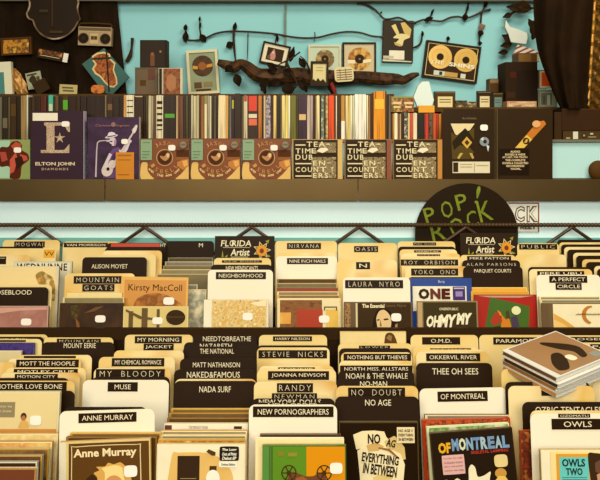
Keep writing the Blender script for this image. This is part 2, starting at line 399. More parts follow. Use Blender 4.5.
t0.ptext('the ones we', -6, 404, 13, 406.5, (226,210,160)); t0.ptext('never knew', -6, 408.5, 13, 411, (226,210,160)); sticker(t0, 32, 414.5, 43, 423)
# brown framed-title bin
st = stack(1, WB, [(70,161,433,GOLDS[0:3],{'D':1.211,'look':'gold-edged'}), (66,157,437,[(150,110,50),(236,214,150),(110,80,40)],{'D':1.199,'look':'brown-edged'}),
    (61,152,441.5,[(222,196,130),(120,80,30),(190,150,90)],{'D':1.180,'roll':-2.4,'label':'brown disc case with cream serif title inside a thin rounded frame'})])
it = st[-1]
BR = mat((104, 68, 18), .3, 0, .08, 12)
it.art([(mat((226,214,184),.35), rc(.0,.01,.075,.99)), (BR, rc(.105,.022,.985,.99)), (mat((228,206,150),.4), rr(.135,.055,.895,1.3,.06)), (BR, rr(.145,.063,.885,1.3,.058))])
it.text('Anne Murray', (.16,.085,.85,.205), (240,218,168), bold=.03)
it.art([((216,168,84), [(.42,.42),(.38,.36),(.44,.33),(.41,.29),(.5,.29),(.54,.25),(.6,.27),(.67,.25),(.73,.30),(.78,.4),(.79,.6),(.4,.6)]),
        ((240,210,140), [(.5,.36),(.47,.31),(.55,.29),(.62,.28),(.69,.31),(.71,.42),(.72,.55),(.52,.55)]), ((70,44,14), [(.3,.42),(.36,.37),(.42,.42),(.44,.6),(.3,.6)]),
        ((206,150,90), ell(.6,.56,.12,.17))])
sticker(it, .715, .29, .855, .415, False)
# cream gadget bin
st = stack(1, WC, [(171,252,409,GOLDS[0:3],{'look':'gold'}), (169,251,413,GOLDS[1:4],{'look':'tan'}), (167,250,418,GOLDS[3:6],{'look':'dark gold'}),
    (164,248,423.5,[(240,228,196),(232,220,190),(200,190,150)],{'look':'white-spined','cov':mat((240,228,196),.4)}), (161,247,431,[(240,218,160),(250,232,180),(200,150,80)],{'look':'cream'}),
    (160,246.5,435.2,[(236,214,160),(90,50,60),(230,206,150)],{'look':'purple-lined'}), (158,245,439.8,[(200,150,56),(170,120,44),(224,190,110)],{'look':'mottled gold','cov':blotch([(206,156,60),(150,104,40),(230,190,110)],70)}),
    (157,245.5,444,[(234,218,176),(244,230,196),(210,180,120)],{'label':'cream disc case with dark gadget drawing and black rounded sticker'})])
w_ = st[3]; w_.art([((110,56,40), w_.R(165,425,172,429.6)), ((70,52,36), w_.R(234,426,242,428.6))]); w_.ptext('THE MIDNIGHT ORGAN', 189, 425.6, 208, 428.4, (120,100,70)); 
it = st[-1]
it.art([(mat((240,226,188),.35), rc(.015,.012,.985,.99)), ((226,184,106), [it.P(x,y) for x,y in ((172,455),(180,452),(206,452),(222,458),(232,470),(234,482),(233,500),(172,500))]),
        ((240,222,180), [it.P(x,y) for x,y in ((203,452),(222,454),(236,466),(238,456),(222,449),(206,448))]), ((62,42,22), it.R(178,455,200,500)), ((170,140,90), it.R(181,476,197,476.6)),
        ((84,58,30), it.R(210,464.5,217,470)), ((246,236,210), [it.P(213.5+6.8*math.cos(a*.35),476+8*math.sin(a*.35)) for a in range(18)]),
        ((88,66,40), [it.P(x,y) for x,y in ((206.5,451),(209,448.6),(216,451.5),(215.5,454.6),(212,454.6))]), ((40,30,28), rr(*it.P(220,446),*it.P(239,459.5),.12)), ((246,236,206), rr(*it.P(219.5,459.8),*it.P(237.5,465.4),.1))])
for k, t in enumerate(('The Long', 'Out of Print', 'Debut EP')): it.ptext(t, 222.5, 447.6+3.9*k, 236.8, 450.6+3.9*k, (246,236,206), bold=.03, shear=.2)
it.ptext('Deluxe Edition', 222, 461.6, 235.5, 463.8, (70,50,30), bold=.02)
# green-orange bin
st = stack(1, WD, [(260,341,434.6,[(96,70,40),(150,116,70),(110,80,40)],{'look':'brown'}), (255.5,344,438.4,[(244,226,176),(236,206,140),(248,236,200)],{'look':'wide cream','cov':mat((240,218,160),.4)}),
    (262.5,346,445.4,[(84,120,40),(110,120,40),(150,140,60)],{'label':'disc case with half green half orange cover and film reels','hinge':(92,144,58)})])
it = st[-1]
GR, OR = mat((104,146,36),.25,0,.07,12), mat((220,150,14),.25,0,.05,12)
it.art([(GR, rc(.125,.012,.525,.99)), (OR, rc(.525,.012,.985,.99)), ((140,130,30), it.R(278,451,284,455)), ((150,140,40), it.R(288,452,297,455.5))])
def reel(it, cx, cy, r):
    L_ = []
    for k in range(24):
        a, b = k*15*math.pi/180, (k+1)*15*math.pi/180
        L_.append(((76,52,20), [it.P(cx+r*math.cos(a),cy+r*math.sin(a)), it.P(cx+r*math.cos(b),cy+r*math.sin(b)), it.P(cx+(r-1.1)*math.cos(b),cy+(r-1.1)*math.sin(b)), it.P(cx+(r-1.1)*math.cos(a),cy+(r-1.1)*math.sin(a))]))
    n0 = it.n
    for k in range(6):
        a = k*math.pi/3; dx, dy = math.cos(a), math.sin(a)
        L_.append(((76,52,20), [it.P(cx+1*dy*.5,cy-.5*dx), it.P(cx+r*dx+.5*dy,cy+r*dy-.5*dx), it.P(cx+r*dx-.5*dy,cy+r*dy+.5*dx), it.P(cx-.5*dy,cy+.5*dx)]))
    bm = bmesh.new(); y = it.dep()
    for c, pts in L_: prism(bm, [it.L(*p) for p in pts], y, y+.0002)
    prism(bm, [it.L(*it.P(cx+2.4*math.cos(a*.6),cy+2.4*math.sin(a*.6))) for a in range(10)], y-.0002, y)
    link('film_reel', mesh('film_reel', bm), [(76,52,20)], it.o)
it.art([((120,70,26), [it.P(x,y) for x,y in ((288,475),(296,471),(305,474),(313,474),(320,471),(326,476),(322,492),(292,492))]), ((160,96,40), [it.P(x,y) for x,y in ((296,476),(303,474),(308,478),(304,486),(297,486))])])
reel(it, 289, 471, 7.6); reel(it, 324, 471, 7.6); sticker(it, 330, 461.5, 342, 471.5)
# crumpled-poster bin
ph = case(1, 340, 406, 331.5, [(214,190,130),(232,212,160),(200,170,110)], D=1.688)
ph.art([(mat((228,204,146),.35), rc(.01,.01,.99,.99)), ((96,70,36), [ph.P(x,y) for x,y in ((384,343),(385,336),(387,333),(391,332.6),(394,335),(397,343),(398,360),(382,360))]), ((150,116,66), [ph.P(x,y) for x,y in ((386,338),(389,334.5),(392,336),(391,341))])])
ph.tag('pale disc case with small dark figure, rearmost in the bin of crumpled-poster cover', 'disc case')
it = stack(1, WE, [(339,418,422,[(96,84,60),(60,44,26),(120,104,76)],{'label':'black disc case with crumpled white poster printed on its cover'})])[0]
it.soft = False
it.art([(mat((42,28,16),.22,0,.05,10), rc(.012,.012,.988,.99)),
   ((238,220,172), [it.P(x,y) for x,y in ((353,434),(362,430.5),(374,430),(384,431),(386,436),(393,444),(384,448),(370,445),(356,448))]),
   ((214,186,120), [it.P(x,y) for x,y in ((384,440),(394,435),(398,438),(404,446),(405,457),(396,459),(388,452))]),
   ((240,222,176), [it.P(x,y) for x,y in ((357,449),(366,444),(376,441),(386,446),(400,452),(404,462),(402,480),(401,500),(361,500),(359,470))]),
   ((206,172,104), [it.P(x,y) for x,y in ((366,444),(376,441),(384,445),(378,449),(368,450))]), ((222,196,130), [it.P(x,y) for x,y in ((372,474),(384,469),(392,473),(388,482),(376,486))]),
   ((150,110,56), [it.P(x,y) for x,y in ((378,445.6),(389,447),(399,456),(398,457.2),(388,449.5),(378,446.8))])])
it.ptext('NO', 367.5, 433, 380, 442.5, (36,24,14), bold=.03); it.ptext('AG', 386, 438, 395, 445.5, (36,24,14), bold=.03, rot=12)
it.ptext('EVERYTHING', 361.5, 452, 398, 461, (36,24,14), bold=.03, rot=7); it.ptext('IN BETWEEN', 362.5, 462, 396, 472, (36,24,14), bold=.03, rot=8)
l_ = it.art([(mat((236,214,164),.4), it.R(396.5,426.5,414,441.5))], 'title_sticker')
for k, t in enumerate(('NO AGE //', 'EVERYTHING', 'IN BETWEEN')): it.ptext(t, 398, 428.4+4.1*k, 412.6, 431.2+4.1*k, (60,40,20), bold=.03, parent=l_)
# blue-lettered bin
st = stack(1, WF, [(425,509,415,[(226,206,160),(120,96,60),(80,56,30)],{'look':'cream-edged'}), (423,511,419.6,[(176,66,26),(210,110,60),(190,80,40)],{'look':'red mottled','roll':-1.5,'cov':blotch([(150,54,20),(200,96,30),(110,44,20),(214,130,60)],90)}),
    (428.5,511,426.4,[(220,220,170),(104,160,50),(236,226,190)],{'look':'green-topped','roll':-3,'cov':blotch([(230,224,180),(90,140,40),(236,226,190)],30)}),
    (432.5,515,432,[(66,48,28),(90,70,44),(120,90,50)],{'roll':-4.2,'label':'black disc case with yellow and blue bubble title and pink sticker'})])
it = st[-1]
it.art([(mat((44,30,20),.3,0,.06,12), rc(.012,.012,.988,.99))])
it.text('OF', (.085,.125,.235,.255), (226,170,24), bold=.05)
for k, (ch, col) in enumerate(zip('MONTREAL', ((120,152,180),(206,210,176),(140,170,190),(112,146,180),(166,186,190),(120,150,176),(160,182,190),(126,158,186)))):
    u = .25 + .087*k; it.text(ch, (u, .085, u+.083, .235), col, bold=.05)
it.text('SKELETAL LAMPING', (.47,.245,.92,.28), (190,60,40), bold=.02)
l_ = it.art([(mat((222,176,166),.4), rr(.115,.275,.38,.505,.08))], 'pink_sticker')
for k, t in enumerate(('Includes the single', 'An Eluardian Instance', 'plus a new poster', 'and four new songs')): it.text(t, (.135,.30+.048*k,.36,.328+.048*k), (120,60,60), parent=l_)
it.art([((224,200,140), rr(.74,.31,.895,.455,.2)), ((196,150,64), ell(.8,.53,.07,.06)), ((226,190,100), [(.72,.62),(.77,.56),(.85,.57),(.9,.66),(.88,.9),(.72,.9)]),
        ((236,224,184), [(.42,.45),(.46,.40),(.5,.44),(.52,.55),(.6,.54),(.68,.5),(.66,.6),(.7,.68),(.62,.72),(.66,.9),(.4,.9),(.38,.7),(.41,.58)]),
        ((232,216,170), [(.08,.6),(.14,.56),(.2,.6),(.27,.55),(.33,.6),(.36,.7),(.34,.9),(.12,.9),(.15,.72)]), ((120,90,50), [(.44,.62),(.5,.6),(.52,.7),(.46,.74)]), ((110,80,44), [(.2,.68),(.26,.66),(.27,.76),(.21,.78)])])
# teal-square bin
c_ = case(1, 520, 604, 431, [(150,62,30),(110,50,24),(180,96,40)], D=1.233); c_.art([(blotch([(150,60,26),(96,40,20),(196,120,50)],80), rc(.01,.01,.99,.99))])
c_.tag('reddish disc case wedged between the last black and cream dividers, far right', 'disc case')
it = stack(1, WG, [(540.5,626,450,[(236,220,170),(226,206,160),(190,160,100)],{'label':'disc case with yellow-bordered cover and teal square, far right front'})])[0]
it.art([(mat((238,226,190),.3), rc(.005,.012,.1,.99)), (mat((238,214,150),.3), rc(.11,.02,.985,.99)), ((218,158,40), it.R(555.5,453.5,622,520)), ((110,196,186), it.R(558.6,456.6,587.6,486)),
        ((66,46,30), [it.P(x,y) for x,y in ((587.6,453.5),(594,452.6),(603,455),(606,470),(606,490),(592,490),(588,470))]), ((110,76,50), [it.P(x,y) for x,y in ((594,462),(599,459),(602,466),(598,472),(594,470))]), ((196,150,110), [it.P(x,y) for x,y in ((595,473),(602,470),(603,480),(596,481))])])
it.ptext('OWLS', 561, 458, 584, 465.4, (40,44,44), bold=.03); it.ptext('TWO', 564.5, 466.6, 581, 473.4, (40,44,44), bold=.03)
it.art([((70,110,104), it.R(560.5,475.2,585,475.7)), ((70,110,104), it.R(560.5,477.2,585,477.7)), ((70,110,104), it.R(560.5,479,585,479.5))], 'caption')

# ---- rear row
RA = 'rear-row bin behind the pink cover'; RB = 'rear-row bin behind the dark murky cover'; RC = 'rear-row bin behind the tan portrait sleeve'
RD = 'rear-row bin behind the dried-leaf cover'; RE = 'rear-row bin behind the red-brown cover'; RF = "rear-row bin behind the woman's-face cover"
RG = 'rear-row bin behind the white-scrawl cover'; RH = 'rear-row bin behind the red-green cover'; RI = 'rear-row bin behind the gold-crescent cover'; RJ = 'rear-row bin at far right edge'
bin_cards(2, RA, [('c',3,60,240,[('MOGWAI',14.5,241.4,45,247.2,'d')]), ('k',-12,44,246.6,[('MOFRO',8,248.6,22,252.2,'p')]), ('c',-3,56,248.4,[('VV',44,249.6,55,257.6,'y')]),
    ('c',-24,30,254.6,[('T',-12,256.4,6.5,264,'d')]), ('c',-16,52,284.6,(),{'D':1.806}), ('k',-18,48.5,287.2,[('MOOSEBLOOD',-15,290,32,294.4,'p')],{'D':1.792})])
bin_cards(2, RB, [('c',63,119,241.6,[('VAN MORRISON',64,242.6,108,247.2)]), ('k',107,166,243,[('',111,243.4,160,246.8,'r'),('HY',160.6,243.4,166,246.8,'p')]), ('k',105,162,247.4), ('c',103,162,250.6),
    ('c',98,156,254.4), ('k',82.5,147,257.2,[('ALISON MOYET',92,264,128,268.2,'p')]), ('c',65,135,273.4,[('MOUNTAIN',74,276,122,283.4,'d'),('GOATS',83,283.8,115,291,'d')])])
bin_cards(2, RC, [('k',166,214,241,[('M',199,243.2,203,247,'p')])])
bin_cards(2, RD, [('c',214,271,258,[('NEW MODEL',222,260.2,262,262.6,'d')]), ('k',211,272,264.6,[('NEW MENDICANTS',226,266,258,270.2,'p')]),
    ('w',208,273,269.8,[('NEIGHBORHOOD',216,272,266,279,'')])])
bin_cards(2, RE, [('c',275,337,241,[('NIRVANA',287,243,321,249,'d')]), ('c',276,337,252.8), ('w',276,337,256.2,[('NINE INCH NAILS',287,258,328,264)])])
bin_cards(2, RF, [('c',338,397,243,[('OASIS',354,246,378,252,'d')]), ('c',337,397,260,[('N',356,262,370,269,'m')]), ('w',343,410,277.4,[('LAURA  NYRO',345,280,403,288,'d')])])
bin_cards(2, RG, [('c',397.5,455,241.4,[('PHIL OCHS',413,242.4,436,245.4,'d')]), ('k',398,455.5,246.6), ('c',399.5,457,249.4,[('ORBITAL',414,250.2,441,252.4)]), ('c',401,460,253.4,[('OPETH',417,254.2,440,256,'d')]),
    ('c',401.5,460.5,256.8,[('ROY  ORBISON',400.6,259.4,458,265.4,'d')]), ('c',405,468,266.4,[('YOKO  ONO',411,268.4,458,275.4,'d')]), ('k',408,470,277,(),{'D':1.876})])
bin_cards(2, RH, [('c',460,515.5,255,[('MIKE PATTON',467,256,511,260.4)]), ('k',462,520,260.2,[('ALAN PARSONS',463,262,519,266.6,'d')]), ('k',463,522.5,266.6,[('PARQUET COURTS',474,269,511,273,'p')])])
bin_cards(2, RI, [('c',517,559,243.2,[('PUBLIC',519,244,557,249.4,'d')]), ('c',515,566,254.6), ('k',528,590,267), ('c',529,592,269.2,[('PERE UBU',537,271,584,275.6)]),
    ('w',536,600,274.8,[('A PERFECT',549,275.8,587,282.6),('CIRCLE',555,282.9,581,289.4)])])
bin_cards(2, RJ, [('k',557,618,239.6,(),{'D':2.13}), ('c',559,620,242.4,(),{'D':2.105}), ('k',561,622,244.4,(),{'D':2.088}), ('c',564,625,247,(),{'D':2.062}), ('k',567,628,249.6,(),{'D':2.045}), ('c',573,634,252.8,(),{'D':2.015}),
    ('k',576,638,255.6,(),{'D':1.995}), ('c',582,644,259.4,(),{'D':1.96}), ('k',586,650,262,(),{'D':1.94}), ('c',594,656,266,(),{'D':1.9}), ('k',597,660,268.6,(),{'D':1.88})])

# cream smoke cover and white lettered case in the pink-cover bin
it = case(2, 14, 72, 261.4, [(206,200,170),(228,216,176),(170,160,130)], D=1.94); it.art([(mat((226,216,184),.35), rc(.02,.02,.97,.99))])
it.ptext('WEDNUNNE', 17, 263.4, 67.5, 270.6, (56,42,26), bold=.02, space=1.1); it.tag('white disc case with large dark block lettering half hidden behind the smoke cover', 'disc case')
it = case(2, -13, 59, 266.2, [(216,204,170),(226,206,150),(150,140,120)], D=1.85)
it.art([(mat((234,208,150),.3,0,.04,8), rc(.02,.012,.96,.99)), (blotch([(232,204,140),(150,120,54),(206,160,80)],60,detail=5,seed=2), [it.P(x,y) for x,y in ((36,275),(42,271),(48,274),(53,277),(56,286),(56,300),(50,296),(46,288),(40,284))])])
it.tag('tall cream disc case with smoky brown blot at its upper right', 'disc case')
it = stack(2, RA, [(-15,48.5,306,[(196,170,150),(176,130,110),(130,100,80)],{'D':1.763,'label':'disc case with dusky pink cover and white sticker, far left rear row'})])[0]
it.art([(blotch([(186,136,116),(168,116,100),(196,150,130)],14), rc(.01,.012,.985,.99)), ((206,160,140), [it.P(-14,308),it.P(47,307),it.P(47,309.5),it.P(20,310.5),it.P(-14,315)])]); sticker(it, 22, 318.2, 32, 324.6)
st = stack(2, RB, [(67,122,292.8,[(232,214,150),(240,226,190),(190,150,80)],{'D':1.812,'look':'pale yellow','cov':mat((226,206,150),.35)}), (63,124,297.4,[(226,206,140),(130,96,50),(210,180,110)],{'D':1.7955,'look':'cream-edged'}),
    (60,124,303,[(84,62,36),(110,84,50),(180,150,90)],{'D':1.7755,'label':'disc case with murky dark brown cover touched with green, rear row'})])
it = st[-1]; it.art([(blotch([(56,34,16),(70,44,20),(84,54,24)],30), rc(.02,.012,.985,.99)), (blotch([(96,100,30),(64,44,18),(110,80,24)],80,seed=1), [it.P(x,y) for x,y in ((70,306),(78,305),(80,313),(77,320),(72,318))]),
    ((140,86,20), [it.P(x,y) for x,y in ((76,317),(80,322),(82,334),(79,334))]), ((116,80,34), [it.P(x,y) for x,y in ((84,313),(96,307),(104,306),(95,311))])]); sticker(it, 96, 315, 106, 321.6)
# tan portrait sleeve bin
stack(2, RC, [(168,213,257.6,[(150,136,100),(220,206,170),(120,100,70)],{'D':2.083,'look':'grey'}), (165,213,261.6,[(206,196,160),(150,130,90),(180,160,110)],{'D':2.064,'look':'silvery'}), (163,213.5,265.6,[(190,160,90),(226,206,150),(120,90,50)],{'D':2.04,'look':'tan'}),
    (160,213,269.4,[(226,206,140),(160,120,60),(200,160,80)],{'D':2.015,'look':'pale yellow'}), (156,212,274,[(206,180,110),(110,84,50),(226,200,130)],{'D':1.985,'look':'gold'}),
    (147,197.5,284.6,[(232,222,190),(214,190,130),(150,110,60)],{'D':1.905,'look':'white-edged'}), (146,206.5,289.4,[(232,214,160),(226,220,190),(180,150,90)],{'D':1.876,'look':'cream-grey','cov':blotch([(224,214,176),(150,150,130),(236,222,180)],30)})])
w_ = leaner(2, 149, 165, 250.6, 2.10, .004); w_.build('disc_case', [mat((226,206,150),.4)]).tag('small pale upright sleeve standing left of the black letter M divider', 'sleeve')
w_.art([((60,42,22), w_.R(152,259.8,160,262.6))], 'name_strip')
it = leaner(2, 121, 188, 277, 1.825, .006, .8); it.build('card_sleeve', [mat((226,178,96),.5)])
it.art([(mat((206,150,70),.4,0,.06,10), it.R(124.5,280,186,330)), (blotch([(196,130,54),(140,86,34),(206,150,70)],30), [it.P(x,y) for x,y in ((134,306),(138,298),(146,294),(156,292.6),(166,294),(176,299),(184,306),(184,330),(134,330))])])
it.ptext('Kirsty MacColl', 128.5, 284, 182, 292.4, (64,42,18)); sticker(it, 164, 296.6, 174.4, 303.6); it.tag('tan card sleeve with dark serif name and brown hair, rear row', 'sleeve')
it = stack(2, RC + ' low', [(123.5,188.5,306.4,[(226,206,140),(206,180,110),(180,150,90)],{'D':1.765,'label':'disc case with yellow grid cover and dark oval before the tan sleeve'})])[0]
PT = (110,86,40)
it.art([(mat((216,192,122),.3), rc(.02,.012,.98,.99)), (PT, it.R(129,311,133.5,335)), (PT, it.R(142,308,148,335)), (PT, it.R(157,309,160,335)), (PT, [it.P(x,y) for x,y in ((126,309),(142,316),(158,318),(158,320),(140,318.5),(126,311))]),
        ((64,46,26), [it.P(176+9.6*math.cos(a*.3),317+7.4*math.sin(a*.3)) for a in range(21)]), ((96,72,40), [it.P(x,y) for x,y in ((167,316),(185,316),(185,317.2),(167,317.2))])]); sticker(it, 153, 317, 163, 323.4)
# dried leaf
it = stack(2, RD, [(204,268.5,299.6,[(232,220,186),(236,224,190),(190,150,80)],{'label':'disc case with cream and brown dried-leaf pattern cover'})])[0]
it.art([(mat((240,228,196),.35), rc(.0,.012,.115,.99)), (blotch([(150,108,46),(232,206,146),(214,170,84),(240,222,170)],75,detail=5), rc(.13,.012,.97,.99)), (mat((240,222,176),.4), [it.P(x,y) for x,y in ((250,303),(266,300),(266,306),(258,306))])]); sticker(it, 243, 312.4, 252.6, 319.4)
# red-brown
st = stack(2, RE, [(277,336.5,279,[(150,120,66),(206,176,110),(226,200,140)],{'look':'tan'}), (275.5,337,283.2,[(206,176,110),(110,84,44),(236,214,150)],{'look':'yellowish'}), (277,338,287.8,[(120,90,50),(170,50,26),(206,176,110)],{'look':'dark red','cov':mat((150,60,30),.35)}),
    (277,338.5,291.6,[(232,206,140),(90,60,34),(236,214,160)],{'look':'cream-edged'}), (277.5,339.5,295.2,[(210,170,100),(90,66,34),(230,200,130)],{'D':1.824,'look':'brown'}),
    (277.5,340.5,298.2,[(236,216,160),(230,206,140),(210,170,100)],{'D':1.806,'label':'disc case with rusty red block and brown grain cover'})])
it = st[-1]; it.art([(mat((232,214,166),.3), rc(.02,.012,.98,.99)), (blotch([(110,70,30),(150,100,50),(130,84,40)],50,stretch=(1,1,3)), it.R(280,300,322,330)), (mat((176,62,22),.3,0,.06,20), it.R(297,309,322.6,334)),
    (blotch([(206,140,40),(232,180,90)],40), it.R(280,312,291,323)), ((226,186,86), it.R(326,309,338,334)), ((90,66,34), it.R(324,306.2,337,307.2)), ((90,66,34), it.R(324,307.2,325,310)), ((90,66,34), it.R(336,307.2,337,310))]); sticker(it, 319, 315, 329, 321.8)
# woman's face
it = stack(2, RF, [(344,412,302,[(110,86,54),(150,124,80),(170,140,90)],{'label':"dark disc case with a woman's pale face and small white sticker"})])[0]
it.art([(blotch([(90,58,30),(180,140,84),(70,44,24)],120), it.R(345,303.2,350.4,340)), (mat((216,196,150),.3), it.R(355.6,303,357.4,340)), (mat((70,52,32),.25,0,.06,12), it.R(358,303,410.6,345)),
   ((40,26,14), [it.P(x,y) for x,y in ((372,340),(373,320),(377,310),(383,307.6),(390,311),(394,320),(396,340))]),
   ((222,190,136), [it.P(x,y) for x,y in ((376,318),(379,311),(384,309.6),(389,314),(391,320),(390,327),(387,333),(382,335),(378,330))]),
   ((60,38,20), [it.P(x,y) for x,y in ((383,318.4),(387,317.6),(388.6,319),(384,319.8))]), ((60,38,20), [it.P(x,y) for x,y in ((376.6,319),(379,318.4),(379.4,319.6),(376.8,320))]), ((150,104,64), [it.P(x,y) for x,y in ((380,319),(381.4,325),(379.4,325.6))]), ((140,70,50), [it.P(x,y) for x,y in ((379.6,328.6),(384.6,328),(382.4,330.4))]), ((176,140,90), [it.P(x,y) for x,y in ((394.6,324),(397,322.6),(396.6,330),(394.6,332))])])
it.ptext('The Essential', 362, 303.8, 384.2, 307.6, (240,222,176), bold=.03); it.ptext('Laura Nyro', 385.6, 303.8, 406, 307.4, (130,104,66)); sticker(it, 391, 313, 400.6, 320.4)
# white scrawl
it = case(2, 410.5, 471.5, 278.2, [(50,76,140),(40,60,120),(50,76,140)], D=1.857, t=.012)
it.art([(mat((46,78,146),.25,0,.12,12), rc(.015,.01,.985,.99)), (mat((236,226,196),.3), it.R(412.4,286,466,310)), (mat((70,50,110),.3,0,.15,60), rr(*it.P(452.4,286.4),*it.P(464.6,299.6),.08)), ((200,190,200), it.R(453.4,287.4,463.6,288.6)), ((160,140,180), rc(*it.P(455,291),*it.P(462,296)))])
it.ptext('Blu-ray', 438, 280, 444.4, 283.6, (206,210,210)); it.ptext('O', 418, 288.2, 429, 298.6, (56,44,34), bold=.06); it.ptext('N', 429.8, 288.2, 440, 298.6, (110,44,30), bold=.06); it.ptext('E', 441, 288.2, 449.6, 298.6, (90,36,26), bold=.06)
it.tag('blue-topped movie case with white panel and bold dark capitals', 'disc case')
it = stack(2, RG, [(417,477.5,301.2,[(150,130,90),(120,100,66),(170,150,110)],{'label':'dark grey disc case with slanted white hand-drawn capitals'})])[0]
it.art([(mat((190,160,110),.35,0,.1,90), it.R(417.6,302.2,421.8,345)), (mat((72,62,44),.25,0,.05,12), it.R(423,302.2,476,345))])
it.ptext('ONEREPUBLIC', 439, 307.4, 458, 310, (214,200,160), bold=.02); it.ptext('OH', 426, 315, 440, 326.4, (240,228,190), bold=.05, shear=.25); it.ptext('MY', 438, 314, 456.4, 326.4, (240,228,190), bold=.05, shear=.25); it.ptext('MY', 455.6, 312.6, 471.6, 323.6, (240,228,190), bold=.07, shear=.2)
# red-green
st = stack(2, RH, [(469,527,287.4,[(236,206,130),(226,170,60),(230,190,100)],{'D':1.866,'look':'yellow','cov':mat((222,170,60),.35)}), (471,529,291.2,[(226,176,70),(190,130,40),(230,190,100)],{'D':1.846,'look':'golden','cov':mat((214,160,50),.35)}),
    (474.5,536.5,294.8,[(150,60,40),(190,150,120),(120,50,30)],{'D':1.826,'label':'disc case with red cover and painted green field with figures'})])
it = st[-1]; it.art([(mat((172,44,28),.28,0,.06,14), rc(.01,.015,.99,.99)), ((196,150,130), [it.P(477,295.6),it.P(534,295.6),it.P(520,297.6),it.P(490,297.4)]), (mat((76,110,34),.35,0,.1,20), [it.P(x,y) for x,y in ((490,297),(529,306),(527,332),(483,332))]),
    ((206,130,20), [it.P(x,y) for x,y in ((501,314),(505,319),(508,317),(510,325),(508,334),(499,334))]), ((172,60,24), [it.P(x,y) for x,y in ((494,312),(500,311),(501,321),(493,325),(489,321))]), ((84,66,86), [it.P(x,y) for x,y in ((510,316),(516,315),(518,325),(511,328))]), ((90,70,60), [it.P(x,y) for x,y in ((505,311),(508,309.6),(509,318),(505.6,317))]),
    ((66,44,18), [it.P(x,y) for x,y in ((486,330),(492,326),(499,325),(499,334),(485,334))]), ((216,140,40), [it.P(x,y) for x,y in ((496,309),(500,312),(501,315),(499,315))])])
it.art([(mat((226,222,170),.5), rr(*it.P(511,306),*it.P(519.6,313.8),.3))], 'price_sticker')
# gold crescent
st = stack(2, RI, [(539,600,296.6,[(236,220,170),(150,120,70),(226,200,140)],{'D':1.802,'look':'cream'}), (540,603,299.6,[(226,210,160),(100,76,44),(240,226,180)],{'D':1.789,'look':'white-topped'}),
    (541,606,303,[(120,96,60),(226,206,160),(226,206,160)],{'D':1.7755,'label':'cream disc case with gold crescent emblem and orange swoosh'})])
it = st[-1]; W_ = mat((240,224,182),.3)
it.art([(mat((112,88,56),.35), it.R(541.6,304,548,345)), (W_, it.R(552.6,304,606,345)), ((222,170,80), [it.P(x,y) for x,y in ((553,313),(562,318),(572,325),(582,334),(553,334))]), ((236,196,120), [it.P(x,y) for x,y in ((553,319),(562,323),(570,329),(576,334),(553,334))]),
    ((190,130,36), [it.P(590+9*math.cos(math.radians(a)),314.5+9*math.sin(math.radians(a))) for a in range(100,281,15)] + [it.P(593+8*math.cos(math.radians(a)),314.5+7.6*math.sin(math.radians(a))) for a in range(260,99,-15)]),
    ((120,90,40), it.R(575,313.8,604,314.5))])
it.ptext('a perfect circle', 577, 312.6, 600, 313.6, (90,66,34))

# black section signs
def sign(xl, xr, y, D, lab):
    it = leaner(2, xl, xr, y, D, .004); it.build('section_sign', [mat((52,36,22),.5,0,.06,16)]); k = (xr-xl)/59.
    X = lambda a: xl + a*k
    W_ = mat((236,222,180),.5,0,0)
    it.ptext('FL RIDA', X(6), y+4.2, X(36), y+10.2, W_, bold=.01, shear=.1); it.ptext('O', X(14.6), y+4.2, X(19), y+10.2, W_, bold=.01)
    it.ptext('Artist', X(15.6), y+12.6, X(34.6), y+19.4, W_, bold=.02, shear=.15); it.art([(W_, it.R(X(16), y+20.4, X(33), y+20.8)), (W_, it.R(X(8), y+11.2, X(35), y+11.5))], 'underline')
    gl = (150,150,50)
    pet = []
    for a in range(0, 360, 51):
        c, s_ = math.cos(math.radians(a)), math.sin(math.radians(a))
        pet.append(((226,206,150), [it.P(X(46.6)+c*3*k-s_*2.6, y+14+s_*3+c*2.6), it.P(X(46.6)+c*9*k, y+14+s_*9), it.P(X(46.6)+c*3*k+s_*2.6, y+14+s_*3-c*2.6)]))
        pet.append(((66,56,26), [it.P(X(46.6)+c*3.4*k-s_*1.6, y+14+s_*3.4+c*1.6), it.P(X(46.6)+c*7.4*k, y+14+s_*7.4), it.P(X(46.6)+c*3.4*k+s_*1.6, y+14+s_*3.4-c*1.6)]))
    it.art(pet + [((222,150,24), [it.P(X(46.6)+5.2*k*math.cos(a*.4), y+14.4+5.4*math.sin(a*.4)) for a in range(16)]), ((120,60,16), [it.P(X(46.6)+2.2*k*math.cos(a*.6), y+14.6+2.4*math.sin(a*.6)) for a in range(10)]),
        (gl, [it.P(X(50), y+5), it.P(X(54), y+3.6), it.P(X(53), y+7.4)]), (gl, [it.P(X(52), y+18), it.P(X(55.6), y+20), it.P(X(51), y+21)])], 'flower')
    it.art([(gl, [it.P(X(7), y+20.6), it.P(X(8), y+14), it.P(X(9), y+20.6)]), (gl, [it.P(X(10), y+20.6), it.P(X(13), y+18), it.P(X(12.6), y+20.8)])], 'leaf')
    it.tag(lab, 'sign')
sign(215, 274.5, 236, 2.095, 'black hand-lettered sign with orange flower, left of the two, rear row')
sign(460, 517.5, 233, 2.10, 'black hand-lettered sign with orange flower under the round record sign')

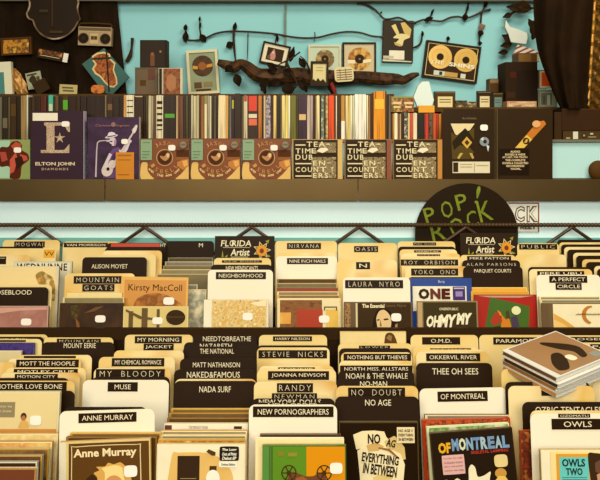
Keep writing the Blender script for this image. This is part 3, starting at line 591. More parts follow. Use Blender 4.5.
# ------------------------------------------------------------------ tilted pile of cases on the front-row dividers
P0 = at(558.5, 379, 1.28)                               # nearest top corner; the pile slopes up away from it
e1 = Vector((-.065,.0966,.019)).normalized(); e2 = Vector((.0956,.0746,.0149)); e2 = (e2 - e1*e1.dot(e2)).normalized(); e3 = e2.cross(e1)
if e3.z < 0: e3 = -e3
Wd, Ln, T4 = .118, .142, .0085
looks = [('brown-spined disc case at the bottom of the tilted pile', [(196,150,80),(226,214,190),(110,70,40)], 0.0),
         ('disc case with tan spine, second from the bottom of the tilted pile', [(150,110,66),(232,226,210),(170,120,64)], .003),
         ('dark-spined disc case, third from the bottom of the tilted pile', [(96,70,46),(226,220,204),(80,56,36)], -.002),
         ('top disc case of the tilted pile with dusky brown photo cover', [(206,196,170),(226,220,206),(170,130,84)], .004)]
for k, (lab, cs, off) in enumerate(looks):
    bm = bmesh.new(); t = T4 - .0003
    for i, (a, b, ins) in enumerate(((0,.2,0),(.2,.8,.0010),(.8,1,0))): box(bm, ins-Wd/2, Wd/2-ins, ins-Ln/2, Ln/2-ins, t*a, t*b, i)
    o = link('disc_case', mesh('disc_case', bm), [mat((214,208,190),.25), mat((236,234,222),.35,0,.04,120), mat((222,216,200),.25,0,.05,60,.3)])
    c = P0 + e1*(Wd/2+off) + e2*(Ln/2+off*.5) - e3*T4*(4-k)
    ax_, ay_ = -e1, e2                                  # local x runs to the near left edge's front corner, y runs to the right
    mtx = Matrix((ax_, ay_, ax_.cross(ay_))).transposed()
    if mtx.col[2].z < 0: mtx = Matrix((ax_, -ay_, -ax_.cross(ay_))).transposed()
    o.rotation_euler = mtx.to_euler(); o.location = c; FL = 1 if mtx.col[1].dot(e2) > 0 else -1
    tag(o, lab, 'disc case', 'disc cases in the tilted pile')
    ys = sorted((-FL*(Ln/2+.0004), -FL*(Ln/2-.001)))
    bm = bmesh.new(); box(bm, -Wd/2+.003, Wd/2-.003, ys[0], ys[1], .0012, t-.0012)
    link('spine_label', mesh('spine_label', bm), [mat([(206,150,80),(170,120,60),(84,58,38),(120,84,50)][k],.4,0,.15,90)], o)
    if k == 3:
        bm = bmesh.new(); box(bm, -Wd/2+.003, Wd/2-.003, -Ln/2+.012, Ln/2-.003, t, t+.0003); link('cover_print', mesh('cover_print', bm), [mat((168,128,84),.22,0,.12,12,.2)], o)
        def flat(name, cols, polys, z):
            bm = bmesh.new()
            for p in polys:
                p = smooth(p) if len(p) > 5 else p
                q = [bm.verts.new((x*Wd, y*Ln, z)) for x, y in p]; r = [bm.verts.new((x*Wd, y*Ln, z+.0003)) for x, y in p]
                bm.faces.new(r); bm.faces.new(q[::-1])
                for i in range(len(q)): j = (i+1) % len(q); bm.faces.new((q[i],q[j],r[j],r[i]))
            link(name, mesh(name, bm), [mat(cols,.25,0,.08,20)], o)
        flat('cover_figure', (62,42,26), [[(-.30,.02),(-.34,.08),(-.1,.30),(.08,.36),(.3,.26),(.3,.16),(.12,.2),(-.06,.1)], [(.02,.02),(.0,-.1),(.2,-.28),(.38,-.34),(.42,-.2),(.2,-.02)]], t+.0003)
        flat('price_sticker', (240,226,190), [rr(.14,-.02,.3,.1,.25)], t+.0007)
        flat('cover_panel', (150,150,136), [[(.26,.32),(.4,.3),(.42,.42),(.28,.44)]], t+.0003)

# ------------------------------------------------------------------ packages standing along the shelf's front edge
SD = 2.203; SB = HZ + (EYE-1.338)*F/SD + .02                          # distance and the picture height of the shelf top there
def front(x0, x1, y0, t, cols, name='disc_case', lean=0, r=0, D=SD):
    it = Item(x0, y0, x1, SB if D == SD else HZ + (EYE-1.338)*F/D, D, t, 0, 0)
    it.build(name, [mat(cols[0],.3,0,.05,20)]); return it
# half-seen green cover at the far left
it = front(-20, 30, 139.6, .012, [(150,164,110)])
it.art([((170,200,170), it.R(-19,140.6,10,178)), ((150,160,92), it.R(10,140.6,29.6,178)),
   ((96,40,24), [it.P(x,y) for x,y in ((0,148),(8,147),(12,142),(18,141),(22,145),(22,150),(28,154),(29,160),(22,166),(20,178),(10,178),(11,170),(8,166),(0,166))]),
   ((186,84,54), [it.P(x,y) for x,y in ((11,146),(16,141.6),(21,144),(21,150),(14,150))]), ((196,92,64), [it.P(x,y) for x,y in ((10,160),(16,152),(18,160),(14,172),(10,174))]), ((190,86,60), [it.P(x,y) for x,y in ((20,154),(27,156),(28,160),(22,162))]), ((176,76,56), [it.P(x,y) for x,y in ((0,152),(6,152),(8,160),(2,162))]),
   ((60,30,18), [it.P(x,y) for x,y in ((15,158),(22,156),(24,162),(17,170))])])
sticker(it, 14.2, 147.5, 21.4, 152.6); it.tag('mint and olive disc case with red crouching figure, far left of the shelf', 'disc case')
# big letter box
PUR = (66, 44, 54)
it = front(31, 83.4, 111, .030, [PUR], 'boxed_set')
bm = bmesh.new(); box(bm, it.w/2, it.w/2+.0012, .002, .029, -it.h/2, it.h/2); link('plastic_sleeve', mesh('plastic_sleeve', bm), [mat((196,184,196),.2)], it.o)
it.art([(mat((66,44,54),.35,0,.05,12), rc(.004,.004,.985,.996))])
GL = blotch([(120,96,80),(226,200,160),(160,130,116),(214,180,130)],260,detail=6)
it.art([(GL, it.R(44.6,122.4,70,125.6)), (GL, it.R(46.6,125,54.6,151)), (GL, [it.P(x,y) for x,y in ((44.6,122.4),(50,122.4),(47,127),(44,124.4))]), (GL, it.R(41,150,69,153)), (GL, [it.P(x,y) for x,y in ((64,125),(70,124),(70,132),(68.6,132))]), (GL, [it.P(x,y) for x,y in ((64,150.4),(69.6,144),(69.6,153))]),
    (GL, [it.P(60+ (5.6 if k%2==0 else 2.2)*math.sin(math.radians(36*k)), 138-(5.6 if k%2==0 else 2.2)*math.cos(math.radians(36*k))) for k in range(10)])], 'glitter_letter')
it.ptext('ELTON JOHN', 35.6, 162, 75, 166.4, (226,200,170), bold=.03); it.ptext('DIAMONDS', 42, 167.8, 68.6, 170.2, (200,170,140), bold=.02, space=1.5)
it.art([((240,228,200), it.R(33,113,58,120.8))], 'white_label'); sticker(it, 62, 121.4, 69.6, 126.6); it.tag('dark purple boxed set with a glittering letter and star, on the shelf', 'boxed set')
# guitarist cover
it = front(87.5, 139, 117, .022, [(72,46,54)], 'record_sleeve'); 
bm = bmesh.new(); box(bm, it.w/2, it.w/2+.0012, .001, .021, -it.h/2, it.h/2); link('plastic_sleeve', mesh('plastic_sleeve', bm), [mat((170,154,150),.2)], it.o)
PW = (214,196,200)
def E(cx, cy, rx, ry, n=16, a0=0):
    out = []
    for q in range(n):
        a = 2*math.pi*q/n; x, y = rx*math.cos(a), ry*math.sin(a); t = math.radians(a0)
        out.append(it.P(cx + x*math.cos(t) - y*math.sin(t), cy + x*math.sin(t) + y*math.cos(t)))
    return out
PG = lambda *p: [it.P(x, y) for x, y in p]
GRY = (170,140,160); DKP = (44,28,40)
it.soft = False
it.art([(blotch([(56,36,50),(78,50,80),(54,36,44)],16), rc(.0,.006,.985,.995)),
   ((196,180,180), PG((95,177),(96.2,150),(97,142.4),(99.4,140.4),(107,140),(107,140.9),(100,141.4),(98,143),(97.4,150),(96.6,177))), ((196,180,180), E(108,140.8,1.8,1.1)),
   ((112,76,120), PG((107,160),(109.6,153),(113,148.6),(118,147),(123,149.6),(124.6,156),(121,166),(119,178),(103,178),(104,168))), ((84,56,96), PG((112,156),(116,151),(115,164),(110,176),(107,176),(110,166))),
   (PW, E(113,141.4,3.4,4.6,16,-14)), (DKP, E(111.4,141.4,1.3,.6)), (DKP, E(111,144.4,1.2,.6)), (GRY, PG((114.6,139),(116.8,141),(115.8,145.6),(114.2,146))),
   (PW, E(111.6,136.4,6.6,1.5,16,-12)), ((226,212,212), PG((107.6,136),(109,132.6),(112,131.8),(115.2,133),(116,135.4))), (DKP, PG((107.6,136.4),(115.8,135),(115.9,135.8),(107.8,137.2))),
   (PW, PG((119,149.6),(123.6,150.6),(126,146.6),(128.6,141.4),(130.6,142.6),(128,149.4),(124.6,155),(120.4,155))), (PW, E(130,141.2,2.0,1.6)), (PW, PG((109.6,153),(112.4,154.4),(108.8,162),(106,167.6),(103.4,166))),
   ((214,196,186), E(107.6,170,5.6,6.6,18,20)), (DKP, E(108.4,169,1.6,1.8)), ((214,196,186), E(112.4,164.4,3.8,4.4,16,20)), (PW, E(105.4,167.6,1.8,1.5)),
   ((206,190,182), PG((110.6,167.4),(133.4,131.4),(134.8,132.4),(112.2,168.8))), ((226,206,196), PG((132.6,132.4),(133.2,129),(137,124.6),(138,126),(136.8,130.6),(135,133.4)))]
   + [(PW, E(132.6+k*1.1,130-k*1.5,.5,.5,6)) for k in range(4)])
it.ptext('Christone Ingram', 96, 124.4, 130, 127.2, (150,112,90), bold=.02); it.art([((150,112,100), [it.P(114+2.4*math.cos(a*.5),124.6+2.4*math.sin(a*.5)) for a in range(12)])], 'emblem')
q = it.art([(mat((206,138,24),.4,0,.05,20), it.R(116.4,152.2,134.6,179)), ((170,106,16), it.R(118.4,154.6,132,156)), ((170,106,16), it.R(118.4,159.4,131,160.2)), ((170,106,16), it.R(118.4,174,130,175))], 'gold_label')
sticker(it, 122, 139, 128.6, 144); it.tag('purple sleeve with pale singing guitarist and gold label, on the shelf', 'record sleeve')
# three brown sleeves with circled hands
def brown(x0, x1, lab):
    it = front(x0, x1, 138.4, .010, [(104,62,30)]); k = (x1-x0)/50.5
    X = lambda a: x0 + a*k
    RB = mat((138,78,34),.35,0,.1,14)
    arc = lambda cx, cy, r, a0, a1, w: [it.P(X(cx)+r*k*math.cos(math.radians(a)), cy+r*math.sin(math.radians(a))) for a in range(a0,a1+1,10)] + [it.P(X(cx)+(r-w)*k*math.cos(math.radians(a)), cy+(r-w)*math.sin(math.radians(a))) for a in range(a1,a0-1,-10)]
    T = (226,186,110)
    it.art([(RB, rc(.02,.02,.985,.99)), ((92,54,28), it.R(X(37),150,X(49.6),160)), ((150,96,46), it.R(X(37),157,X(49.6),160)), (T, [it.P(X(a),y) for a,y in ((1.4,179),(1.4,165),(4,162),(8,163),(8,170),(11,175),(14,178),(14,179))]), (T, [it.P(X(a),y) for a,y in ((36,179),(42,174),(47,168),(49.6,164),(49.6,179))]),
        ((196,130,60), [it.P(X(a),y) for a,y in ((38,162),(43,160),(49.6,159),(49.6,166),(44,170),(38,166))]), ((226,176,90), [it.P(X(a),y) for a,y in ((43,161),(48,160),(49,165),(45,167))]),
        ((116,64,28), [it.P(X(25.5)+8.4*k*math.cos(a*.3),157.6+8.4*math.sin(a*.3)) for a in range(21)]), ((214,176,110), arc(25.5,157.6,8.4,0,360,.6)), ((86,50,26), [it.P(X(25.5)+6.6*k*math.cos(a*.3),157.6+6.6*math.sin(a*.3)) for a in range(21)]),
        ((190,140,90), [it.P(X(a),y) for a,y in ((21,155.6),(25,156.4),(28,152.6),(30.6,154),(30,158),(26,161),(21.6,158))]), ((226,196,140), [it.P(X(a),y) for a,y in ((27,154),(30,153),(30,156.6),(28,157.6))])])
    for nm, cy, r, a0, da, h in (('JASON', 157.6, 14.4, -125, 17.5, 4), ('ISBELL', 157.6, 14.2, 146, -22, 4)):
        for i, ch in enumerate(nm):
            a = math.radians(a0 + da*i); cx, cy_ = X(25.5)+r*k*math.cos(a), cy + r*math.sin(a)
            rot = math.degrees(a)+90 if nm == 'JASON' else math.degrees(a)-90
            it.ptext(ch, cx-1.5*k, cy_-h/2, cx+1.5*k, cy_+h/2, (196,150,86), rot=rot, name='lettering')
    for i, (wd, a) in enumerate((('AND', 132), ('THE', 103), ('400', 78), ('UNIT', 50))):
        a = math.radians(a); cx, cy_ = X(25.5)+20*k*math.cos(a), 155.6+20*math.sin(a)
        it.ptext(wd, cx-3.4*k, cy_-1, cx+3.4*k, cy_+1.2, (236,206,140), rot=math.degrees(a)-90, bold=.03)
    it.art([(mat((146,168,130),.45,0,.05,40), rr(*it.P(X(1.6),139.6),*it.P(X(13),160),.06)), ((110,136,100), it.R(X(4),142,X(11),143)), ((110,136,100), it.R(X(3),151,X(11),152)), ((110,136,100), it.R(X(3),154,X(10),155)), ((110,136,100), it.R(X(3),157,X(8),157.7))], 'green_sticker')
    it.art([((110,96,70), [it.P(X(44.4)+4.4*k*math.cos(a*.3),144.6+4.4*math.sin(a*.3)) for a in range(21)]), ((150,136,106), [it.P(X(44.4)+3.2*k*math.cos(a*.3),144.6+3.2*math.sin(a*.3)) for a in range(21)]), ((120,104,74), it.R(X(42),143.6,X(46.8),145.4))], 'round_sticker')
    sticker(it, X(29.6), 145, X(36.6), 150.4)
    it.tag(lab, 'disc case', 'brown disc cases with circled hands on the shelf')
brown(139.6, 189.6, 'leftmost of three brown disc cases with circled hands and green sticker')
brown(190.2, 240.8, 'middle of three brown disc cases with circled hands and green sticker')
brown(241.4, 291.4, 'rightmost of three brown disc cases with circled hands and green sticker')
def letters(x0, x1, gold, lab, back):
    it = front(x0, x1, 139.2, .010, [back]); s = (x1-x0)/50.
    X = lambda a: x0 + a*s
    WL = (232,214,168)
    it.art([(mat((60,44,26),.35,0,.06,20), rc(.02,.015,.90,.99)), (mat(gold,.4,0,.06,20), rc(.905,.015,.99,.99)), (blotch([(220,200,150),(110,90,60),(170,150,106),(70,50,30)],110,detail=5), it.R(X(19),142.4,X(43.6),178)), ((60,44,26), it.R(X(18),152.6,X(43.6),157)), ((60,44,26), it.R(X(18),143,X(26),151)), (WL, it.R(X(3),144.4,X(13),145.6)), (WL, it.R(X(3),163,X(19),164.2)), (WL, it.R(X(3),175.4,X(19),176.6)), ((240,226,190), [it.P(X(a),y) for a,y in ((24,151),(28,148),(34,147.6),(36,150),(30,153))])])
    for t, a, b, c, d in (('TEA', 12.6,141.6,31,147.4), ('-', 31.6,144,35.4,145.2), ('TIM', 1.6,148.4,16.4,154), ('E', 17.4,148.4,22,154), ('DUB', 1.6,154.6,18.6,160.4), ('EN', 19,160.6,31,166), ('-', 33,162.6,37,163.8), ('COUN', 1.6,167,24,172.6), ('T', 26,167,32,172.6), ('ERS', 19,173,34,178.6)):
        it.ptext(t, X(a+1.6), b, X(c+1.6), d-.6, WL, bold=.015, space=1.25)
    it.tag(lab, 'disc case', 'brown disc cases with broken white capitals on the shelf')
letters(292.4, 342.6, (214,180,110), 'leftmost of three dark disc cases with broken white capitals and speckled panel', (190,160,100))
letters(344.6, 391.4, (150,84,50), 'middle of three dark disc cases with broken white capitals and speckled panel', (150,120,80))
letters(393, 442.4, (196,140,60), 'rightmost of three dark disc cases with broken white capitals, gold edge', (150,110,50))
# two dark boxed sets at right
it = front(443, 495, 109, .030, [(58,42,26)], 'boxed_set')
bm = bmesh.new(); box(bm, it.w/2, it.w/2+.001, .002, .028, -it.h/2, it.h/2); link('plastic_sleeve', mesh('plastic_sleeve', bm), [mat((150,130,90),.2)], it.o)
it.soft = False
it.art([(mat((58,42,26),.3,0,.06,14), rc(.004,.004,.99,.996)), ((226,206,156), [it.P(x,y) for x,y in ((450.6,123.6),(474.6,123.6),(470,130),(466,132),(458,136),(455,134))]), ((96,80,44), [it.P(x,y) for x,y in ((451,132),(456,136),(462,131),(467,133),(474,128),(474,152),(470,159),(452,159))]),
   ((50,38,22), [it.P(x,y) for x,y in ((462,131),(465,128),(468,131),(474,140),(474,152),(468,146),(460,145),(454,150),(452,142))]), ((212,170,70), [it.P(x,y) for x,y in ((466.6,136.6),(472,142.6),(467,148.6),(461.6,142.6))]), ((80,60,30), [it.P(x,y) for x,y in ((466.6,139.6),(469.4,142.6),(467,145.4),(464.4,142.6))]),
   ((196,170,90), [it.P(x,y) for x,y in ((457,158),(460,153),(463,153),(459,159))]), ((190,160,84), [it.P(x,y) for x,y in ((469,153),(472,153),(474,158),(472,159))])])
it.ptext('the eminence', 462, 117, 476, 119.4, (150,124,90)); it.art([((224,212,176), it.R(452.4,161.6,489.6,173)), ((66,48,28), it.R(453,162.4,458,172)), ((150,130,96), it.R(474,163,474.5,172)), ((160,140,104), it.R(460,164,472,164.5)), ((160,140,104), it.R(460,166.6,472,167.1)), ((160,140,104), it.R(476,165,488,165.5))], 'paper_band')
it.art([((140,150,150), ell(*it.P(484,141.6),.09,.065)), ((58,42,26), ell(*it.P(484.6,141.6),.035,.028)), ((206,210,200), [it.P(x,y) for x,y in ((480,139),(483,137),(483,141))]), ((206,210,200), [it.P(x,y) for x,y in ((486,145),(489,146),(487.6,152))])], 'silver_sticker')
sticker(it, 479.8, 124.6, 487.4, 130.6); it.tag('dark boxed set with yellow diamond picture and white paper band', 'boxed set')
it = front(497.6, 552.6, 109, .030, [(60,44,30)], 'boxed_set')
bm = bmesh.new(); box(bm, -it.w/2-.0014, -it.w/2, .002, .028, -it.h/2, it.h/2); link('plastic_sleeve', mesh('plastic_sleeve', bm), [mat((140,120,80),.2)], it.o)
GO = mat((196,124,36),.35,0,.12,20)
it.art([(mat((60,44,32),.3,0,.06,14), rc(.004,.004,.996,.996)), (GO, [it.P(x,y) for x,y in ((515,148),(524,148),(546,124),(544,120.6),(537.6,121.6))]), (mat((222,186,84),.4), [it.P(x,y) for x,y in ((515,148),(524,148),(532,139.4),(526.6,135))]), ((70,52,28), [it.P(526+3.4*math.cos(a*.4),141+3.4*math.sin(a*.4)) for a in range(16)]), ((206,166,70), [it.P(x,y) for x,y in ((524,142.6),(526,139),(528,139.6),(526.4,142.8))]), (GO, [it.P(x,y) for x,y in ((511.6,170),(517,170),(514,175))])])
q = it.art([(mat((40,28,18),.3), it.R(498.6,148.6,529,175))], 'black_label')
for i, (t, a, b) in enumerate((('AUDIO', 510,520), ('BOXED & WIDE', 505,525), ('AT LAST, THE TRUTH', 502,527), ('THE COMPLETE', 505,525), ('SONGS & COLLECTED', 502,528), ('RECORDINGS', 506,524), ('VOLUME...', 510,521))): it.ptext(t, a, 150.6+2.85*i, b, 152.7+2.85*i, (214,190,146), parent=q, bold=.04)
it.art([((222,170,110), ell(*it.P(536,124),.075,.05,10))], 'price_sticker'); it.tag('dark boxed set with slanted gold bar and black text label', 'boxed set')

# ------------------------------------------------------------------ row of case spines on the upper board
OD, CR = (52,40,30), (232,212,158)
SP = [  # x0, x1, top, colour, patches (y0, y1, colour)
 (-4,2,97,(110,104,80)),(2.2,8,96,(58,46,42),((118,128,(120,104,80)),)),(8.3,10,97,(104,96,60)),(10.2,16.4,96,(70,48,28),((104,116,(96,76,50)),)),(16.8,20.4,96,(50,36,24)),(20.8,26,95.5,(164,134,82)),(26.4,28.2,95,(206,200,170)),(28.4,31.6,97,(60,42,24)),
 (31.8,34.8,96,(74,56,34)),(35,40.4,96,(56,38,20)),(40.6,46.4,95.6,(96,48,28)),(46.8,48.2,96,(54,38,22)),(48.4,53,95,(86,178,146),((104,111,(200,206,170)),)),(53.2,55,96,(70,54,34)),(55.2,58.4,96,(104,84,46)),(58.6,62.2,96,(54,38,20)),
 (62.4,68.4,95.6,(84,62,36),((100,109.6,(92,170,30)),)),(68.6,76,96,(58,38,20)),(76.2,80.4,95,(66,44,24)),(80.6,86.6,96,(54,36,18)),(87,104.6,95.6,(54,36,18)),(104.8,106.6,95.4,(130,108,76)),(107,112.8,95.6,(64,44,22),((104,110,(124,92,50)),)),(113,119.6,96,(58,40,20)),(119.8,123.4,95.6,(50,34,18)),
 (123.6,126,95,(222,160,84)),(126.2,134,95,(224,212,176),((100,101,(70,50,30)),(106,107,(70,50,30)),(112,113,(70,50,30)))),(134.2,143.4,95.6,(66,44,22),((96,97,(206,186,140)),)),(143.6,145.6,96,(54,38,20)),(145.8,148,96,(92,76,50)),(148.4,151,95.6,(206,194,156)),(151.2,153.4,96,(170,160,124)),(153.6,156,95.6,(116,80,50)),
 (156.2,163.2,95.2,(222,208,170),((101,104,(50,36,20)),(107,109,(50,36,20)),(113,115,(50,36,20)),(119,121.4,(50,36,20)),(124,126,(50,36,20)),(129,130,(50,36,20)))),(163.5,176,95.4,(56,38,18),((113.8,117.8,(92,160,40)),)),(176.2,177.8,95.6,(200,172,124)),(178,179.8,95.4,(122,80,50)),
 (180,183,96,(124,76,48)),(183.2,185.4,96.4,(58,46,28)),(185.6,188,96,(96,88,64)),(188.2,190.8,96.2,(60,46,28)),(191,193.4,95.2,(190,180,144)),(193.6,196,95.8,(206,194,150)),(196.2,199,95.4,(186,174,134)),(199.2,200.8,96,(96,62,34)),(201,204,96,(156,104,44)),
 (204.2,207.2,95.6,(150,140,84),((104,139,(230,214,170)),)),(207.4,209.2,95.6,(170,160,124)),(209.4,211.4,96,(206,196,160)),(211.6,214,96,(64,48,28)),(214.2,215.8,96,(110,96,66)),(216,218,96.4,(52,38,22)),(218.2,225.8,95.2,(236,210,162)),(226,228,95.4,(222,166,84)),(228.2,229.4,97,(120,120,56)),(229.6,231.4,96.4,(120,104,110)),(231.6,234.2,97,(60,44,24),((100,108.6,(176,168,50)),)),(234.4,241,93.4,(60,38,28)),
 (241.4,243.4,96,(96,84,56)),(243.6,247.4,95.6,(214,196,156),((95.8,101.4,(180,70,40)),)),(247.6,258,95.8,(64,46,28),((96,111,(214,66,24)),(114,118,(226,206,170)),(119,125.4,(222,110,74)))),(258.2,261.8,95.6,(190,118,40)),(262,263.4,96,(60,46,28)),(263.6,265.6,95.6,(206,180,130)),(265.8,270.6,95.4,blotch([(110,84,90),(200,186,180),(96,80,96),(150,150,170)],90)),(270.8,273.2,95.8,(70,48,26)),(273.4,276.4,95.4,(230,196,120)),(276.6,280,96,(54,38,20)),
 (280.2,281.6,95.6,(100,80,50)),(281.8,285,95.2,(236,212,136)),(285.2,288,95.2,(230,206,120)),(288.2,290.2,95.4,(240,232,190)),(290.4,296,95.4,(120,116,34)),(296.2,298,95.8,(84,72,30)),(298.2,306.8,94.6,(70,44,52),((114.2,120,(214,180,120)),)),
 (307,310,95.2,(196,178,160)),(310.2,313,95.4,(176,154,140)),(313.2,315,95.8,(66,46,26)),(315.2,316.2,96,(150,116,60)),(316.4,319.6,95.4,(236,216,160)),(319.8,321,96,(60,44,26)),(321.2,324,95.4,blotch([(190,196,160),(90,110,90),(226,214,176)],70)),(324.2,325.4,96,(96,72,40)),(325.6,328.2,95.6,blotch([(226,200,140),(120,84,44)],90)),(328.6,334,95.4,(228,84,22)),(334.2,335.6,96,(110,60,26)),(335.8,337,95.8,(238,216,170)),(337.2,340.6,95.8,(64,44,24)),
 (340.8,345.2,95.4,(190,142,56),((121,139,(240,230,206)),)),(345.5,348,95.6,(236,212,150)),(348.2,350,95.6,(226,200,120)),(350.2,352.4,95.2,(240,226,180)),(352.6,354.2,95.4,(206,206,170)),(354.4,366.2,94.2,(240,230,206)),(366.4,368.2,95,(232,216,170)),(368.4,370.4,95.4,(160,116,60)),(370.6,373.4,93.4,(70,44,20)),
 (373.6,385,91.2,(226,152,26),((99,109,(236,186,50)),)),(385.2,386.6,91,(110,80,36)),(386.8,388.4,95,(60,46,30)),(388.6,390.8,95.6,(120,104,84)),
 (391,392.4,114,(80,50,24)),(392.6,394,113.6,(200,150,60)),(394.2,397.8,113,(236,220,180)),(398,399.4,113.8,(150,110,66)),(399.6,401.2,113.6,(190,160,110)),(401.4,404,112,(60,46,30)),(404.2,407.8,112,blotch([(226,214,176),(50,38,24),(206,196,170)],80)),(408,409.8,113,(222,196,140)),(410,413,113,(206,96,66)),(413.2,417,112.8,(232,216,174)),(417.2,423.8,112.6,(46,38,32)),(424,425,113.6,(130,70,40)),(425.2,428.6,113.4,(196,66,46)),(428.8,433,112.8,blotch([(44,34,24),(120,100,70),(40,30,20)],90)),(433.2,436,113.2,(214,100,50)),(436.2,438.6,113.4,(190,70,34)),(438.8,442,113.8,(196,150,60)),
]
spots = [(-4,30.5,'above the mint and olive case'),(30.5,86.8,'above the letter boxed set'),(86.8,139,'above the guitarist sleeve'),(139,190,'above the leftmost brown hands case'),(190,241,'above the middle brown hands case'),(241,291.5,'above the rightmost brown hands case'),(291.5,344,'above the leftmost broken-capitals case'),(344,390.9,'above the middle broken-capitals case'),(390.9,443,'in the low row of small cases')]
def cname(c):
    if not isinstance(c, tuple): return 'mottled'
    import colorsys
    h, s_, v = colorsys.rgb_to_hsv(*[a/255 for a in c]); h *= 360
    if v < .30: return 'near-black'
    if s_ < .3: return 'white' if v > .85 else 'pale grey' if v > .6 else 'grey'
    if 60 < h < 170: return 'green'
    if h < 22 and v > .7: return 'orange red'
    if v > .85: return 'golden orange' if s_ > .7 else 'cream'
    if v > .6: return 'tan'
    return 'dark brown' if v < .42 else 'brown'
ctr = {}
seen = [s for s in SP]
for k, e in enumerate(SP):
    x0, x1, yt, c = e[:4]; D = 2.276
    it = Item(x0+.12, yt, x1-.12, HZ+(EYE-1.4486)*F/D, D, .118 if x0 < 391 else .06)
    w, h, t = it.w, it.h, it.t
    bm = bmesh.new(); r = min(.0022, w*.3)
    prism(bm, [(-w/2+r,-h/2),(w/2-r,-h/2),(w/2,-h/2+r),(w/2,h/2-r),(w/2-r,h/2),(-w/2+r,h/2),(-w/2,h/2-r),(-w/2,-h/2+r)], 0, t)
    it.o = link('disc_case', mesh('disc_case', bm), [c if not isinstance(c, tuple) else streak(c, k % 5)]); it.place()
    for (a, b, pc) in (e[4] if len(e) > 4 else ()):
        it.art([(mat(pc,.4,0,.06,50), rc(.1, it.P(x0,a)[1], .9, min(.995, it.P(x0,b)[1])))], 'spine_label')
    for a, b, wh in spots:
        if a <= (x0+x1)/2 < b: break
    ctr[wh] = ctr.get(wh, 0) + 1; n = ctr[wh]
    it.tag(f"{'slim ' if x1-x0 < 3 else 'wide ' if x1-x0 > 7 else ''}{cname(c)} disc case, {ORD[n-1] if n <= 18 else 'last'} from the left {wh}", 'disc case', 'upright disc cases ' + wh)

# cases lying on the low row and papers behind
def onbase(name, x0, x1, y0, y1, D, t, col, **k):
    it = Item(x0, y0, x1, y1, D, t, **k); it.build(name, [col]); return it
y_ = 111.9
for (x0, x1, yy, c, lab) in ((391.2,402.6,96.5,blotch([(70,44,20),(200,160,100),(110,70,34),(150,150,60)],60,detail=5),'patterned brown box lying on the left end of the small low cases'),
                            (402.9,414,96.5,blotch([(226,200,150),(70,46,24),(180,120,70),(96,60,30)],70,detail=5,seed=3),'pinkish speckled box lying on the small low cases, beside the brown one')):
    it = onbase('storage_box', x0, x1, yy, y_, 2.30, .04, c); it.art([(mat((150,150,70),.5), rc(.0,.0,1,.1))], 'lid_edge'); it.art([(mat((226,196,140),.5), rc(.12,.35,.9,.5)), (mat((226,196,140),.5), rc(.2,.62,.8,.74))], 'box_print'); it.tag(lab, 'box')
it = onbase('folded_card', 418.5, 434.5, 105.5, 112.5, 2.31, .012, mat((226,166,40),.5)); it.tag('yellow folded card lying on the right end of the small low cases', 'card')

# ------------------------------------------------------------------ things on the top board behind the spines
TD = 2.50
def top(name, x0, x1, y0, t, col, D=TD, y1=None, roll=0):
    it = Item(x0, y0, x1, HZ + (EYE-(1.5465 if x0 > 400 else 1.5885))*F/D if y1 is None else y1, D, t, roll); it.build(name, [col]); return it
it = top('gift_box', 135, 158.4, 67.4, .05, mat((104,88,62),.6,0,.1,10)); it.art([(mat((114,92,62),.5,0,.1,30), rc(.06,.08,.94,.98)), ((96,70,44), it.R(140,80,146,86)), ((110,66,40), it.R(148,69,155,80))]); it.tag('dull brown box on the top board under the black box', 'box')
it = top('gift_box', 140, 166.6, 40, .05, mat((46,30,16),.5), D=2.505, y1=67.2); it.art([(mat((52,36,20),.4,0,.08,14), rc(.05,.04,.93,.99)), ((120,74,36), it.R(150.4,54,154.6,66)), ((150,96,50), [it.P(152.4+1.6*math.cos(a*.7),54+1.6*math.sin(a*.7)) for a in range(9)]), ((170,120,60), it.R(159.6,50.6,161.4,52.6))]); it.tag('black box with small brown figure on the dull brown box', 'box')
it = top('disc_case', 158.6, 182.6, 68, .012, mat((206,196,160),.4), D=2.47, roll=0); it.art([((60,42,24), rc(.02,.02,.14,.99)), ((190,186,160), rc(.14,.02,.2,.99)), (blotch([(120,64,34),(160,100,58),(80,46,24)],50,detail=5), rc(.2,.02,.9,.99)), ((176,124,80), [it.P(x,y) for x,y in ((167,76),(172,74),(176,78),(176,88),(170,92),(166,86))])]); it.tag('reddish picture case with pale right edge beside the dull brown box', 'disc case')
for (x0, x1, y0, D, cols, nm, lab) in ((434.4,455.4,91.4,2.50,((88,66,34),(226,206,150)),'framed_sign','small dark framed sign with cream text plate, right of the white paper'),
                                   (477.6,491.4,91,2.49,((60,44,26),(222,204,156)),'booklet','dark booklet with cream cover panel above the diamond boxed set'),
                                   (492.8,503.2,92.6,2.49,((70,54,32),(110,140,130)),'booklet','dark booklet with teal cover panel above the diamond boxed set')):
    it = top(nm, x0, x1, y0, .02, mat(cols[0],.5,0,.08,20), D=D)
    it.art([(mat((130,104,50),.4), rc(.04,.05,.96,.1)), (mat(cols[1],.5,0,.08,40), rc(.16,.3,.86,.95)), ((110,86,50), rc(.24,.45,.78,.5)), ((110,86,50), rc(.24,.6,.78,.65))]); it.tag(lab, nm.replace('_',' '))
it = top('storage_box', 489.6, 503.6, 78.6, .05, mat((112,86,50),.5,0,.1,20), D=2.56, y1=92.2); it.art([((150,120,76), rc(.04,.06,.96,.3)), ((92,66,34), rc(.04,.36,.96,.98))]); it.tag('brown lidded box on a stand behind the small dark booklets', 'box')
bm = bmesh.new(); it2 = Item(491, 92.4, 502.6, HZ+(EYE-1.5465)*F/2.565, 2.565, .04); it2.build('box_stand', [mat((60,44,24),.6)]).tag('dark stand under the brown lidded box behind the booklets', 'stand')
